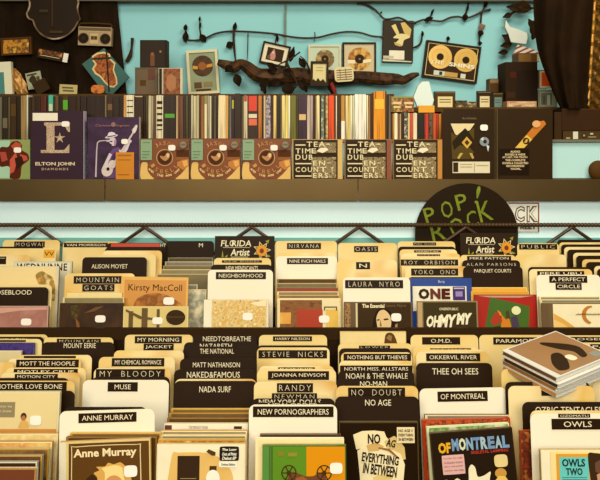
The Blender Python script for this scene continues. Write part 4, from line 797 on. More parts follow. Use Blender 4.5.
for i, (x0, x1, y0, c) in enumerate(((456,467,100.4,(120,104,66)),(467.4,477,101.6,(226,206,160)))):
    it = top('trinket_box', x0, x1, y0, .03, blotch([c,(70,54,30),(190,166,110)],60), D=2.48+.012*i); it.art([((84,62,34), rc(.1,.1,.9,.2))]); it.tag(('greenish' if i == 0 else 'white speckled')+' trinket box above the top edge of the diamond boxed set', 'box')
it = top('chest', 505.6, 537.4, 62, .10, mat((54,36,20),.6,0,.08,14), D=2.47); it.art([((46,30,16), it.R(517,70,537,108)), ((70,46,24), it.R(507,92,515,98)), ((84,40,24), it.R(510,72,516,78))]); it.tag('dark tall chest on the top board left of the hanging brown drape', 'chest')
it = top('lidded_box', 518, 539, 53, .07, mat((110,76,30),.5,0,.12,16), D=2.48, y1=61.9); it.art([((140,100,40), it.R(519,54,531,61.6)), ((226,196,140), it.R(537,54,539,61.6))]); it.tag('tan lidded box lying on top of the dark tall chest', 'box')
it = top('film_box', 507, 536.6, 101.2, .05, mat((196,150,110),.5), D=2.39)
it.art([(blotch([(170,80,56),(226,196,150),(130,60,40)],60,stretch=(.4,1,1)), rc(.05,.1,.95,.9)), ((200,170,126), it.R(511,103,533,104.4))]); it.tag('red and white long box lying in front of the dark tall chest', 'box')
it = top('disc_case', 538, 553.6, 70, .012, mat((110,80,50),.5), D=2.49, y1=88.4); it.art([((226,206,160), rc(.1,.05,.98,.98)), ((232,96,26), it.R(541.4,72.4,552,86))]); it.tag('small orange picture case with cream border beside the hanging drape', 'disc case')
it = top('display_case', 538, 557, 89.4, .05, mat((150,150,120),.4,0,.08,20), D=2.49); it.art([((176,180,150), rc(.1,.12,.9,.9)), ((130,130,104), it.R(541,93,552,105)), ((110,104,80), it.R(543,96,545,104)), ((206,206,180), it.R(547,95,550,105))]); it.tag('grey glazed display case under the small orange picture', 'case')
# white paper bag
bm = bmesh.new(); D = 2.44; pts = [at(x,y,D) for x,y in ((413.5,97),(418,86),(422,81.6),(429,81.4),(431.6,92),(434,100),(431,113),(418,113))]
b0 = at(423, 139-(1.5465-EYE)*F/D, D)
prism(bm, [(p.x-b0.x, max(p.z-b0.z, 0)) for p in pts], 0, .02)
o = link('paper_bag', mesh('paper_bag', bm), [mat((224,236,220),.5,0,.03,10)]); o.location = b0; tag(o, 'white paper bag standing behind the yellow folded card', 'bag')

# ------------------------------------------------------------------ on the teal wall
def hung(name, x0, y0, x1, y1, t, col, roll=0, D=None, r=0):
    D = D or WALL - t
    it = Item(x0, y0, x1, y1, D, t, roll); it.build(name, [col], r=r, bottom=True); return it
def frame(it, bw, col, nm='frame', d=.006):
    """a raised moulding of four mitred bars"""
    bm = bmesh.new(); w, h = it.w/2, it.h/2; b = bw*it.D/F
    for q in (((-w,-h),(w,-h),(w-b,-h+b),(-w+b,-h+b)), ((w,-h),(w,h),(w-b,h-b),(w-b,-h+b)), ((w,h),(-w,h),(-w+b,h-b),(w-b,h-b)), ((-w,h),(-w,-h),(-w+b,-h+b),(-w+b,h-b))): prism(bm, list(q), -d, 0)
    return link(nm, mesh(nm, bm), [col], it.o)
def circ(it, cx, cy, r, n=24): return [it.P(cx+r*math.cos(2*math.pi*a/n), cy+r*math.sin(2*math.pi*a/n)) for a in range(n)]
GOLD = mat((196,160,74),.32,.35,.14,14)
# cream frame with dark disc
it = hung('framed_record', 187.4, 50, 218.6, 94, .015, mat((150,160,124),.5,0,.06,10), roll=-3.5)
frame(it, 2.6, mat((220,208,168),.45,0,.06,20))
it.art([(mat((150,158,120),.5,0,.05,10), rc(.08,.06,.92,.94)), (blotch([(70,48,22),(96,66,26),(60,42,20)],30), circ(it,203,66,10.6)), ((160,96,26), circ(it,202.6,66,4)), ((206,160,60), [it.P(x,y) for x,y in ((193,65),(198,66),(198,69),(193,68.4))]), ((206,150,50), [it.P(x,y) for x,y in ((207,65),(213,64),(213,67),(207,68))]), ((110,70,36), it.R(193.6,82,201,88)), ((150,130,80), it.R(203,82,212,87)), ((96,60,30), it.R(195,89,210,91))])
it.tag('cream framed dark gold record on grey green mat, left of the tilted photo', 'framed record')
it = hung('framed_photo', 261, 43.6, 289, 65.6, .015, mat((52,36,20),.5), roll=12.5); frame(it, 1.8, mat((52,36,20),.5,0,.08,20))
it.art([((230,216,180), rc(.06,.08,.94,.92)), ((66,48,34), rc(.2,.22,.8,.8)), ((196,140,120), [it.P(x,y) for x,y in ((271.6,52),(273,49.4),(274.6,52),(276,57),(275,60),(271,60),(270,56))]), ((226,206,180), it.R(272,52,273.6,54)), ((110,84,60), it.R(268,56.6,271,60))]); it.tag('small black framed photo of a pink figure hanging tilted on the wall', 'framed photo')
def goldrec(x0,y0,x1,y1,fc,matc,cx,cy,r,disc,lab,roll=0,bw=1.8):
    it = hung('framed_record', x0,y0,x1,y1,.015,mat(matc,.5,0,.05,10),roll); frame(it, bw, mat(fc,.5,0,.08,20))
    it.art([(mat(matc,.5,0,.05,10), rc(.05,.05,.95,.95)), (disc, circ(it,cx,cy,r)), ((60,42,22), circ(it,cx,cy,r*.4)), ((150,120,60), circ(it,cx,cy,1))]); it.tag(lab, 'framed record'); return it
g = goldrec(308.4,45,341,77,(214,204,166),(196,204,176),325,59,9.4,blotch([(206,180,110),(120,96,50),(170,150,96)],40),'pale framed record with gilded disc on white mat behind the black branch')
g = goldrec(342.4,42.4,376,79,(56,38,20),(206,190,150),359.6,59,11.6,blotch([(214,150,50),(150,96,36),(226,180,90),(120,76,30)],30),'black framed gold record with white mat, middle of the wall')
g.art([((236,222,180), it_) for it_ in ([g.P(x,y) for x,y in ((347.6,60),(355,60),(355,63.6),(347.6,63.6))], [g.P(x,y) for x,y in ((363,60),(371,59),(371,62),(363,63.6))])], 'paper_strip')
it = hung('framed_photo', 310.4, 61.4, 328.4, 86, .012, mat((56,38,20),.5), D=2.655, roll=1); frame(it, 2.2, mat((60,42,24),.5,0,.08,20)); it.art([((222,206,150), rc(.14,.1,.88,.88)), ((66,48,24), [it.P(x,y) for x,y in ((313,84),(313.6,79),(316,81),(318,78),(320.6,81),(323,79),(325.6,82),(325.6,84))]), ((190,170,116), it.R(316,67,323,68)), ((190,170,116), it.R(316,70,323,71))]); it.tag('small dark frame with cream print and black skyline hung on the branch', 'framed photo')
it = hung('poster', 382.6, 20.4, 413.4, 62.4, .016, mat((56,44,34),.5,0,.08,14), roll=1.5)
it.art([(mat((60,48,40),.4,0,.1,14), rc(.02,.02,.97,.98)), ((222,200,130), [it.P(x,y) for x,y in ((391,26),(395,24),(399,33),(397,36))]), ((206,180,104), [it.P(x,y) for x,y in ((400,23),(404,22),(411,29),(410,36),(404,33))]), ((226,206,150), [it.P(x,y) for x,y in ((393,38),(398,34),(406,34),(410,37),(404,40),(402,46),(395,44),(399,39))]), ((196,170,100), [it.P(x,y) for x,y in ((394,42),(397,43),(402,45),(400,46.6),(395,45))]),
   ((236,226,196), it.R(389.4,50.6,404.6,59.6)), ((200,190,160), it.R(383.6,56,394,59)), ((214,204,170), [it.P(x,y) for x,y in ((383,59.6),(412,61),(412,62),(383,61.6))])]); it.tag('dark poster panel with cream pattern and white caption near the vine', 'poster')
it = hung('framed_record', 424, 43.4, 479, 80.4, .018, mat((60,40,22),.5), roll=7.5); frame(it, 1.8, mat((54,36,18),.5,0,.08,20))
it.art([((226,206,140), rc(.045,.06,.955,.94)), (mat((66,44,24),.5,0,.05,12), rc(.055,.08,.945,.92))])
for cx in (439.6, 465.4): it.art([(GOLD, circ(it,cx,58.4,11.8,32)), ((190,156,70), circ(it,cx,58.4,8,32)), (GOLD, circ(it,cx,58.4,7.4,32)), ((66,46,26), circ(it,cx,58.4,3.6)), ((54,38,20), circ(it,cx,58.4,3))], 'gold_disc')
it.ptext('THE', 430, 62.4, 444, 66.4, (236,226,190), bold=.02, space=1.3); it.ptext('SHINS', 449, 62.4, 475, 66.4, (236,226,190), bold=.04)
it.art([((206,210,190), it.R(435,72.4,446,77)), ((66,60,50), it.R(440.6,73,443.6,76.4)), ((196,160,80), it.R(446,72.4,459,77)), ((214,210,190), it.R(462,72.4,467,77))], 'plaque'); it.tag('large black framed award with two gold discs hanging tilted', 'framed record')
it = hung('speech_sticker', 334.6, 67, 353.6, 81.6, .01, mat((222,204,156),.5,0,.05,30), roll=-4, D=2.64, r=.012); it.art([((130,104,66), rc(.1,.18+.16*k,.92,.24+.16*k)) for k in range(5)] + [((130,104,66), rc(.28,.1,.31,.9)), ((130,104,66), rc(.58,.1,.61,.9))]); it.tag('cream cloud-shaped sign of small print on the dark branch', 'sign')

# big carved branch
bm = bmesh.new()
BW = [(218,62,6),(226,65,10),(234,67,12),(240,64,10),(247,67,12),(256,74,14),(266,76,15),(276,76,16),(288,76,16),(300,75,15),(312,78,16),(326,77,15),(342,78,14),(358,77,12),(372,78,13),(384,79,13),(396,79,11),(404,80,9),(412,76,7),(419,74,3)]
BD = 2.70
tube(bm, [at(x,y,BD) for x,y,r in BW], [r*.5*BD/F for x,y,r in BW], 10)
o = link('carved_branch', mesh('carved_branch', bm), [blotch([(62,42,26),(92,60,32),(48,32,20),(104,72,40)],22,rough=.6)])
tag(o, 'thick dark wooden branch running along the teal wall behind the frames', 'branch')
def twig(par, pts, r, nm='twig', D=BD, col=(58,40,24)):
    bm = bmesh.new(); tube(bm, [at(x,y,D) for x,y in pts], [r*D/F]*(len(pts)-1) + [r*.5*D/F], 6, sub=3); return link(nm, mesh(nm, bm), [mat(col,.5,0,.08,20)], par)
def leaf(par, x, y, L_, wd, a, D=BD-.01, nm='leaf', col=(56,40,26)):
    """a bent pointed leaf, base at the pixel, pointing at angle a (degrees, up = 90)"""
    bm = bmesh.new(); p0 = at(x, y, D); k = D/F; c, s_ = math.cos(math.radians(a)), math.sin(math.radians(a)); rows = []
    for i in range(7):
        t = i/6; hw = wd*k*math.sin(math.pi*min(1,t*1.02+.04))**.8*.5 if 0 < i < 6 else wd*k*.06; lz = L_*k*t; dy = -.006*math.sin(math.pi*t)
        rows.append([bm.verts.new((p0.x + c*lz - s_*o_*hw, p0.y + dy + (.003 if o_ == 0 else 0), p0.z + s_*lz + c*o_*hw)) for o_ in (-1,0,1)])
    for a_, b_ in zip(rows, rows[1:]):
        for i in (0,1): bm.faces.new((a_[i], a_[i+1], b_[i+1], b_[i]))
    g = bmesh.ops.solidify(bm, geom=bm.faces[:], thickness=.0012)
    return link(nm, mesh(nm, bm), [mat(col,.5,0,.1,30)], par)
for x,y,L_,w_,a in ((236,74,13,9,-75),(232,66,9,8,-140),(266,78,14,8,-110),(262,84,12,5,-70),(287,82,15,13,-80),(284,70,12,8,-30),(290,62,16,6,75),(268,72,10,8,20),(300,80,14,9,-60),(330,84,10,8,-70),(280,80,13,9,-150),(305,68,12,7,120),(276,70,12,7,140)): leaf(o, x, y, L_, w_, a, BD-.03)
twig(o, [(286,62),(292,74),(297,84),(290,92)], 1.4, D=BD-.03); twig(o, [(300,52),(292,58),(284,62),(276,66)], .8, D=BD-.035); twig(o, [(318,70),(326,82),(333,93),(338,97)], 1.8, D=BD-.02); twig(o, [(312,76),(306,62),(300,56)], .9, D=BD-.03)
bm = bmesh.new(); tube(bm, [at(331,83,BD-.05), at(334,90,BD-.05), at(336,96,BD-.05)], [.006,.008,.003], 8); link('red_tassel', mesh('red_tassel', bm), [mat((140,44,30),.6)], o)

def vine(lab, pts, r, leaves, stems, D=WALL-.016):
    bm = bmesh.new(); tube(bm, [at(x,y,D) for x,y in pts], [r*D/F]*len(pts), 8)
    o = link('metal_vine', mesh('metal_vine', bm), [mat((64,46,30),.45,.2,.08,20)])
    for s_ in stems: twig(o, s_[1:], s_[0], 'stem', D)
    for l_ in leaves: leaf(o, *l_, D=D-.002)
    for i in (0, len(pts)//2, len(pts)-1):
        p = at(*pts[i], D); bm = bmesh.new(); box(bm, p.x-.003, p.x+.003, p.y, WALL, p.z-.003, p.z+.003); link('wall_pin', mesh('wall_pin', bm), [mat((60,44,28),.5)], o)
    tag(o, lab, 'vine decoration'); return o
vine('thin dark metal vine arching above the framed records, left', [(184,40),(194,40.4),(201,39.6),(207,37.4),(216,33.4),(228,31.4),(242,31.4),(260,32.4),(276,34),(290,36.6),(304,38),(318,37.4),(332,34),(346,31.8),(360,32.6),(372,36),(384,37)], .95,
     [(185.6,42.6,12,6.4,88),(185.4,31,7,4.4,85),(205.6,42,10,7,125),(200,29,7,2,80),(199.6,22,6,2.4,85),(234.4,31,9,4.4,82),(233,43,8,7,-150),(277,34.6,8,3,-85)],
     [(.8,(185,42),(185.4,30),(186,24)),(.8,(203,40),(200.6,34),(199.6,26),(200,18)),(1.2,(234,27),(233.6,38),(234.4,50),(235.6,62)),(.5,(248,33),(247.6,50),(247,62)),(.5,(314.6,32),(315,36),(314,42)),(.7,(229,45),(233,42),(234,39)),(.8,(277,35),(276,40),(275,44))])
vine('thin dark metal vine with leaves above the gold disc award, right', [(358,3),(366,4.4),(374,9),(379,13.6),(384,18.6),(390,19),(398,17.6),(404,19.6),(410,22.8),(416,22.2),(424,19.6),(434,20.6),(442,21),(450,17.6),(458,16.6),(466,18),(474,15.6),(482,11.6),(490,9.4)], 1.0,
     [(424,21,10,5,20),(431,15,6,2.4,70),(464.6,21,8,6,85),(466.6,12,8,2.6,80),(484,8,8,4,68),(380,13.6,3,2,40),(421.8,37,6,3,80),(447.6,41,5,4,85),(481,30,7,6,-100),(479.6,41,5,4.6,-90)],
     [(.8,(427,20),(431,16),(434,9)),(1.0,(464,19),(467,10),(469,0)),(.7,(480,14),(484,8),(486,3)),(.9,(481.6,12),(480.6,24),(479.4,34),(479.4,46)),(1.0,(413,48),(419,45),(421.6,40),(422,31)),(.6,(447.6,43),(447.4,37))])
# rose on the vine, leaves and cloth bird beside the drape
bm = bmesh.new()
for k in range(9):
    a = k*2.4; r = .0025 + .0009*k; c0 = at(481.4,27,WALL-.022)
    bmesh.ops.create_uvsphere(bm, u_segments=8, v_segments=6, radius=.0055, matrix=Matrix.Translation((c0.x+r*math.cos(a), c0.y-.004+.0006*k, c0.z+r*math.sin(a))) @ Matrix.Scale(.6,4,(0,1,0)))
o = link('rose', mesh('rose', bm), [mat((140,110,92),.6,0,.12,60)]); 
o.parent = [x for x in C.objects if x.name == 'metal_vine.001'][0]
bm = bmesh.new(); tube(bm, [at(534,8,2.71), at(526,8.6,2.71), at(516,11,2.71), at(508,16,2.71)], [.004,.006,.005,.003], 8)
o = link('leaf_spray', mesh('leaf_spray', bm), [mat((70,54,36),.55,0,.1,20)]); tag(o, 'spray of dark leaves on the wall left of the hanging brown drape', 'leaf spray')
for x,y,L_,w_,a in ((532,9,18,9,165),(530,9,14,6,195),(522,9,16,8,172),(528,7,10,6,140),(512,14,10,6,200),(514,42,14,9,150),(512,44,12,7,190),(508,52,10,6,185),(516,40,14,8,130),(531,34,14,6,80),(532,40,12,6,70),(532,28,10,6,110)): leaf(o, x, y, L_, w_, a, 2.70, col=(70,52,34))
bm = bmesh.new(); BP = [(506,20),(510,27),(514,28),(520,30),(527,33),(527.6,38),(526,44),(518,43),(511,42),(508.6,34),(505,27)]
b0 = at(517,36,2.69); k = 2.69/F
prism(bm, [((x-517)*k, (36-y)*k) for x,y in BP], 0, .02)
bmesh.ops.subdivide_edges(bm, edges=bm.edges[:], cuts=1)
o = link('cloth_bird', mesh('cloth_bird', bm), [mat((222,226,208),.6,0,.05,20)]); o.location = b0; tag(o, 'white bird-shaped cloth ornament among dark leaves by the drape', 'ornament')
bm = bmesh.new(); prism(bm, [((x-524)*k, (52-y)*k) for x,y in ((518,45),(535,50),(538,53),(534,56),(514,62),(513,56))], 0, .012)
def stripes():
    m = bpy.data.materials.new('striped_cloth'); m.use_nodes = True; nt = m.node_tree; b = nt.nodes['Principled BSDF']; b.inputs['Roughness'].default_value = .7
    tc = nt.nodes.new('ShaderNodeTexCoord'); mp = nt.nodes.new('ShaderNodeMapping'); mp.inputs['Rotation'].default_value = (0, math.radians(-65), 0)
    wv = nt.nodes.new('ShaderNodeTexWave'); wv.inputs['Scale'].default_value = 22; rp = nt.nodes.new('ShaderNodeValToRGB'); rp.color_ramp.interpolation = 'CONSTANT'
    e = rp.color_ramp.elements; e[0].color = (*[s2l(v) for v in (222,214,190)],1); e[1].position = .62; e[1].color = (*[s2l(v) for v in (150,70,56)],1)
    nt.links.new(tc.outputs['Object'], mp.inputs[0]); nt.links.new(mp.outputs[0], wv.inputs['Vector']); nt.links.new(wv.outputs['Fac'], rp.inputs[0]); nt.links.new(rp.outputs[0], b.inputs['Base Color']); return m
o = link('striped_cloth', mesh('striped_cloth', bm), [stripes()]); o.location = at(524,52,2.60); tag(o, 'red and white striped cloth folded above the tan lidded box', 'cloth')

# dark cloth board at left with its pinned things
bm = bmesh.new(); CD = 2.72; nx, nz = 26, 14; g = []
for j in range(nz+1):
    y = -12 + (97+12)*j/nz; row = []
    for i in range(nx+1):
        xr = 117 + (y)*.105; x = -16 + (xr+16)*i/nx
        p = at(x, y, CD + .006*math.sin(x*.11+y*.03) + .003*math.sin(x*.31)); row.append(bm.verts.new(p))
    g.append(row)
for a, b in zip(g, g[1:]):
    for i in range(nx): bm.faces.new((a[i], b[i], b[i+1], a[i+1]))
bmesh.ops.solidify(bm, geom=bm.faces[:], thickness=.012)
o = link('cloth_banner', mesh('cloth_banner', bm), [blotch([(50,34,20),(58,40,22),(44,30,17)],8,rough=.8)]); tag(o, 'large dark cloth hung on the wall at the upper left', 'banner')
PD = 2.690
bm = bmesh.new(); GP = [(28,-3),(30,4),(28.6,10),(27,14),(29,18.6),(33,20.6),(35,26),(39,32),(45,36.6),(53,39),(61,38),(68,34.6),(74,29),(78,22),(80,19.4),(78.6,14),(77.6,8),(78.6,2),(76,-3)]
b0 = at(53,18,PD); k = PD/F
prism(bm, [((x-53)*k, (18-y)*k) for x,y in GP], 0, .02); body = link('guitar_body', mesh('guitar_body', bm), [mat((46,32,20),.35,0,.12,10)]); body.location = b0
bm = bmesh.new(); tube(bm, [((x-53)*k, -.002, (18-y)*k) for x,y in GP], [.0030]*len(GP), 8); link('pale_binding', mesh('pale_binding', bm), [blotch([(206,190,160),(140,116,86),(80,60,40)],16)], body)
bm = bmesh.new(); box(bm, -.004, .002, -.004, 0, -.03, .07); link('centre_seam', mesh('centre_seam', bm), [mat((70,52,34),.4)], body)
bm = bmesh.new(); box(bm, -.045, -.015, -.006, 0, .018, .028); link('pickup', mesh('pickup', bm), [mat((72,56,38),.4)], body)
bm = bmesh.new(); box(bm, -.01, .035, -.006, 0, -.052, -.044); link('bridge', mesh('bridge', bm), [mat((78,60,38),.4)], body)
tag(body, 'dark waisted body with pale edge binding hung on the dark cloth', 'guitar')
it = hung('boombox', 78.2, 27, 111.4, 45.6, .025, mat((166,140,96),.45,.1,.1,20), roll=2, D=PD)
it.art([((110,90,60), rc(.02,.04,.98,.2)), ((190,164,114), rc(.04,.22,.96,.27))], 'control_strip')
for cx in (83.6, 105.4): it.art([((96,74,46), circ(it,cx,38.6,5.4)), ((40,28,18), circ(it,cx,38.6,4.7)), ((60,44,28), circ(it,cx,38.6,1.8))], 'speaker')
it.art([((200,176,126), it.R(90,33.6,98.6,44)), ((120,96,60), it.R(91,36,97.6,40)), ((60,44,28), circ(it,92.6,38,1)), ((60,44,28), circ(it,96,38,1))], 'cassette_door')
bm = bmesh.new(); w = it.w/2; tube(bm, [(-w*.9,.005,it.h/2), (-w*.9,.005,it.h/2+.012), (w*.9,.005,it.h/2+.012), (w*.9,.005,it.h/2)], .002, 6, sub=2); link('carry_handle', mesh('carry_handle', bm), [mat((90,70,44),.4)], it.o)
it.tag('small beige boombox with two dark speakers on the dark cloth', 'boombox')
it = Item(90, 57, 122, 86, PD, .012, 0); bm = bmesh.new(); kk = PD/F
prism(bm, [((x-106)*kk, (71.5-y)*kk) for x,y in ((82,64),(104,48),(129,77),(113,94),(104,93))], 0, .012); it.o = link('teal_board', mesh('teal_board', bm), [mat((66,110,100),.5,0,.08,14)]); it.place()
it.art([((226,196,140), [it.P(x,y) for x,y in ((92,56),(97,52.6),(104,51.6),(110,54),(111,59),(115.6,63),(114,70),(117,78),(117.6,84),(114,87.6),(109,87),(104,82),(100,77),(95,74),(92,69),(95,64),(92,60))]),
   (blotch([(150,76,30),(190,110,44),(110,56,24),(206,136,60)],40), [it.P(x,y) for x,y in ((93.6,57),(98,54.4),(104,53.6),(108.6,55),(109.6,59.6),(114,64),(112.6,70),(115.6,78),(116,84),(113.4,86),(109.6,85.4),(105,81),(101,75.6),(96.4,72.6),(94,69),(97,64),(94,60))]),
   ((50,44,30), [it.P(x,y) for x,y in ((105.6,50),(107.2,50),(110,92),(108.4,92))]), ((56,60,46), [it.P(x,y) for x,y in ((92,58),(111,57),(111,59),(92,60))])], 'brown_shape')
it.tag('tilted teal board with a ragged brown shape outlined in cream', 'board')
it = hung('framed_picture', 1.4, 37.6, 32, 55, .014, mat((80,54,28),.5), roll=-3, D=PD); frame(it, 1.6, mat((92,58,30),.5,0,.1,20)); it.art([(blotch([(150,96,26),(206,150,50),(96,58,24),(226,180,80)],40,detail=5), rc(.05,.06,.9,.88)), ((72,46,24), rc(.9,.0,1,1))]); it.tag('small gold and brown framed picture near the left edge', 'framed picture')
it = hung('bumper_sticker', 37.6, 50.6, 68.4, 60, .004, mat((60,42,26),.5), roll=10.5, D=PD); it.art([(blotch([(150,84,40),(70,44,24),(206,140,70)],60), it.R(38,51.6,62,56)), ((226,204,156), it.R(40,57,60,57.5)), ((236,228,206), it.R(63.4,51,68.2,60))]); it.tag('slanted orange-brown sticker strip with a white end on the dark cloth', 'sticker')
it = hung('photo_print', 26.6, 72, 41.8, 88.6, .004, mat((170,170,140),.5), roll=-12, D=PD); it.art([((72,60,44), [it.P(x,y) for x,y in ((29,79),(33,75),(36,77),(37,83),(39,87),(33,87),(31,83))]), ((80,66,48), it.R(28,73.4,38,75)), ((96,84,62), it.R(37,77,40,86))]); it.tag('small tilted black and white photo print pinned to the dark cloth', 'photo')
it = hung('name_card', 59.4, 84.6, 77.2, 94.4, .004, mat((196,180,120),.5), roll=3, D=PD); it.art([((110,96,56), it.R(62,87,73,88.6)), ((110,96,56), it.R(63,90,74,91.6))]); it.tag('cream name card pinned to the dark cloth just above the case spines', 'card')
it = hung('shell_ornament', 91, 85, 104.4, 93.4, .014, blotch([(190,90,40),(226,140,60),(130,60,30)],60), D=2.67, r=.012); it.tag('small orange rounded ornament under the teal board', 'ornament')
it = hung('book', -8, 62, 11.6, 96, .02, mat((226,220,186),.5), roll=-3, D=2.66); it.art([((84,140,130), rc(.05,.3,.62,.98))]); it.tag('cream and teal book leaning at the far left edge', 'book')
bm = bmesh.new(); bmesh.ops.create_icosphere(bm, subdivisions=3, radius=1)
for v in bm.verts:
    n = 1 + .16*math.sin(v.co.x*9+2)*math.sin(v.co.z*7) + .08*math.sin(v.co.y*15+v.co.z*11); v.co = Vector((v.co.x*6.5*kk*n, v.co.y*.014*n, v.co.z*15*kk*n))
o = link('crumpled_foil', mesh('crumpled_foil', bm), [mat((176,130,56),.4,.3,.2,30)]); o.location = at(18.5, 83, 2.68); o.rotation_euler = (0, math.radians(-22), 0); tag(o, 'crumpled gold wrapper between the teal book and the photo print', 'wrapper')
it = hung('dark_flap', 34, 80, 48, 92.6, .006, mat((66,48,30),.6,0,.1,20), roll=-30, D=2.672); it.tag('small dark paper flap hanging over the black and white photo', 'paper')
bm = bmesh.new(); tube(bm, [at(126,62,2.73), at(130,56,2.73), at(131.6,48,2.73), at(132.4,38,2.73)], [.006,.008,.004,.006], 8); o = link('coat_hook', mesh('coat_hook', bm), [mat((66,46,30),.5)]); tag(o, 'dark slender hook on the wall at the edge of the dark cloth', 'hook')

# hanging brown drape with gold trim at right
DD = 2.32; bm = bmesh.new(); pr = [(533,-14),(533.4,10),(534.6,30),(537,48),(541.6,64),(548,80),(553,93),(559,106),(561,109)]
nz = 24; rows = []
def lx(y):
    for (xa, ya), (xb, yb) in zip(pr, pr[1:]):
        if ya <= y <= yb: return xa + (xb-xa)*(y-ya)/(yb-ya)
    return pr[-1][0]
for j in range(nz+1):
    y = -14 + 122.5*j/nz; xl, xr = lx(y), 595 - max(0, y)*.065; row = []
    for i in range(25):
        t = i/24; row.append(bm.verts.new(at(xl+(xr-xl)*t, y, DD - .05*math.sin(math.pi*t) + .006*math.sin(t*19+j*.2))))
    rows.append(row)
for a, b in zip(rows, rows[1:]):
    for i in range(24): bm.faces.new((a[i], b[i], b[i+1], a[i+1]))
bmesh.ops.solidify(bm, geom=bm.faces[:], thickness=.01)
o = link('drape', mesh('drape', bm), [blotch([(56,36,16),(62,42,20),(50,32,14)],12,rough=.8)]); tag(o, 'large dark brown drape with gold trim hanging at the upper right', 'drape')
bm = bmesh.new(); tube(bm, [at(595 - max(0,y)*.065, y, DD-.004+.004*math.sin(y)) for y in range(-14, 110, 4)], [.0040]*31, 8, sub=2); link('gold_trim', mesh('gold_trim', bm), [mat((190,140,50),.4,.3,.25,60)], o)
bm = bmesh.new(); rows = []
for j in range(40):
    y = -14 + 124*j/39
    rows.append([bm.verts.new(at(593.5 - max(0,y)*.06 + (620-592)*i/12, y, DD+.05 + .016*math.sin(i*2.1+j*.9)+.01*math.sin(i*1.1-j*1.7))) for i in range(13)])
for a, b in zip(rows, rows[1:]):
    for i in range(12): bm.faces.new((a[i], b[i], b[i+1], a[i+1]))
bmesh.ops.solidify(bm, geom=bm.faces[:], thickness=.003)
o = link('foil_curtain', mesh('foil_curtain', bm), [mat((196,150,60),.3,.35,.25,30)]); tag(o, 'crinkled gold foil curtain at the far right beside the brown drape', 'curtain')
# things below the drape
it = Item(562, 108.8, 625, HZ-(1.4486-EYE)*F/2.29-8.6, 2.29, .10); it.build('speaker_cabinet', [mat((58,38,20),.5,0,.08,14)]); it.art([((64,42,22), rc(.0,.06,.98,.97)), ((90,60,34), rc(.0,.0,1,.04))]); it.tag('long dark cabinet on the upper board under the brown drape', 'cabinet')
it2 = Item(554.4, 112, 561.6, HZ-(1.4486-EYE)*F/2.29, 2.29, .06); it2.build('disc_case', [mat((66,46,28),.5)]).tag('dark upright case left of the long dark cabinet', 'disc case')
it2 = Item(563, 131.2, 624, HZ-(1.4486-EYE)*F/2.285, 2.285, .11); it2.build('media_tray', [mat((84,66,44),.5,0,.1,20)]); it2.art([((206,206,180), it2.R(573,131.6,578,139)), ((60,46,30), circ(it2,584,135.4,2.4)), ((150,140,110), circ(it2,584,135.4,1.2)), ((170,160,124), it2.R(566,137.4,570,138.8)), ((170,160,124), it2.R(588,136.6,596,137.4)), ((196,190,160), it2.R(590,133,593,134.6))]); it2.tag('low tray of silvery odds and ends under the long dark cabinet', 'tray')
bm = bmesh.new(); p0 = at(597, SB, 2.25); bmesh.ops.create_uvsphere(bm, u_segments=20, v_segments=12, radius=1)
hz_ = 10*2.25/F
for v in bm.verts: v.co = Vector((v.co.x*10*2.25/F, v.co.y*.016, max(v.co.z, -.8)*hz_ + .8*hz_))
o = link('cushion', mesh('cushion', bm), [mat((92,64,30),.6,0,.1,20)]); o.location = (p0.x, 2.24, 1.3382); tag(o, 'rounded brown pouch on the shelf at the far right edge', 'pouch')

# ------------------------------------------------------------------ round record sign and poster under the shelf
RD_ = 2.179; R_ = 51.6*RD_/F; b0 = at(466.6, 234.6, RD_)
bm = bmesh.new(); n = 72
prism(bm, [(R_*math.cos(2*math.pi*i/n), R_*math.sin(2*math.pi*i/n)) for i in range(n)], 0, .004)
it = Item(466.6-51.6, 183, 466.6+51.6, 286.2, RD_, .004); it.o = link('record_sign', mesh('record_sign', bm), [mat((44,31,16),.42,0,.08,8)]); it.loc = Vector((b0.x, RD_, 1.0432+R_)); it.place()
GY = mat((128,140,30),.5,0,.3,70)
for ch, x0,y0,x1,y1, rot in (('P',424.4,207,435,223,-16),('O',441,200.6,452.6,217.6,-12),('P',456,193.6,467,209.6,-14),('!',475.6,185.6,479.6,203.6,10),('R',431,223,444.6,240,-12),('O',449.6,217.4,463.6,236,-10),('C',466.4,210.6,477.4,227,-16),('K',478,201,491.6,221,-14)):
    it.ptext(ch, x0, y0, x1, y1, GY, bold=.004, rot=rot)
it.art([(mat((50,36,20),.35), circ(it,467,235,11,32)), (mat((36,25,13),.4), circ(it,467,235,2))], 'centre_label')
it.tag('round black record sign with yellow-green hand lettering below the shelf', 'sign')
it = Item(507, 202.6, 539.6, 232, 2.2085, .003); it.build('poster', [mat((232,226,204),.5,0,.03,10)])
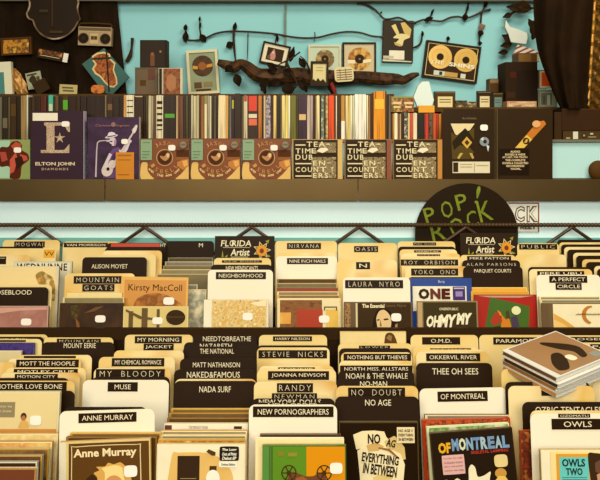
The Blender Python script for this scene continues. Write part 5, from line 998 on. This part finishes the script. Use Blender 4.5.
it.art([(mat((150,60,40),.5), rc(.04,.0,.985,.04)), (mat((150,60,40),.5), rc(.95,.04,.985,1)), (mat((236,232,214),.5), rc(.0,.045,.945,.98))], 'border')
OUT, INN = mat((92,78,62),.5,0,0), mat((232,226,204),.5,0,0)
for ch, a, b in (('C',514.6,524.6),('K',526.4,538)):
    it.ptext(ch, a, 206, b, 222, OUT, bold=.06); it.ptext(ch, a+1.1, 207.1, b-1.1, 220.9, INN, bold=.0)
it.ptext('STREET', 512, 224.4, 536, 229, (92,78,62), bold=.03)
it.tag('white poster with red border and outlined capitals under the shelf', 'poster')

# ------------------------------------------------------------------ light, sky, camera
def area(name, loc, target, sx, sy, power, col):
    l = bpy.data.lights.new(name, 'AREA'); l.shape = 'RECTANGLE'; l.size, l.size_y, l.energy, l.color = sx, sy, power, col
    o = bpy.data.objects.new(name, l); C.objects.link(o); o.location = loc
    o.rotation_euler = (Vector(target)-Vector(loc)).to_track_quat('-Z', 'Y').to_euler(); return o
area('ceiling_lamp', (0.8, 1.0, 3.0), (0, 1.7, 1.2), 1.2, .6, 34, (1, .92, .78))
area('shop_window', (-.2, -2.0, 2.5), (0, 1.8, 1.2), 2.6, 1.4, 140, (1, .95, .84))
w = bpy.data.worlds.new('sky'); bpy.context.scene.world = w; w.use_nodes = True
bg = w.node_tree.nodes['Background']; bg.inputs[0].default_value = (1, .93, .80, 1); bg.inputs[1].default_value = .08
cam = bpy.data.cameras.new('camera'); co = bpy.data.objects.new('camera', cam); C.objects.link(co)
co.location = (0, 0, EYE); co.rotation_euler = (math.radians(90), 0, 0)
cam.sensor_width = 36; cam.lens = 36*F/600; cam.shift_y = -(240-HZ)/600
cam.clip_start = .01
sc = bpy.context.scene; sc.camera = co
vs = sc.view_settings; vs.view_transform = 'Standard'; vs.look = 'None'; vs.gamma = 1; vs.use_curve_mapping = False; vs.exposure = 0
dup = {k: v for k, v in USED.items() if v > 1}
if dup: print('DUPLICATE LABELS', dup)
bad = [k for k in USED if not 4 <= len(k.split()) <= 16]
if bad: print('LABEL LENGTH', bad)
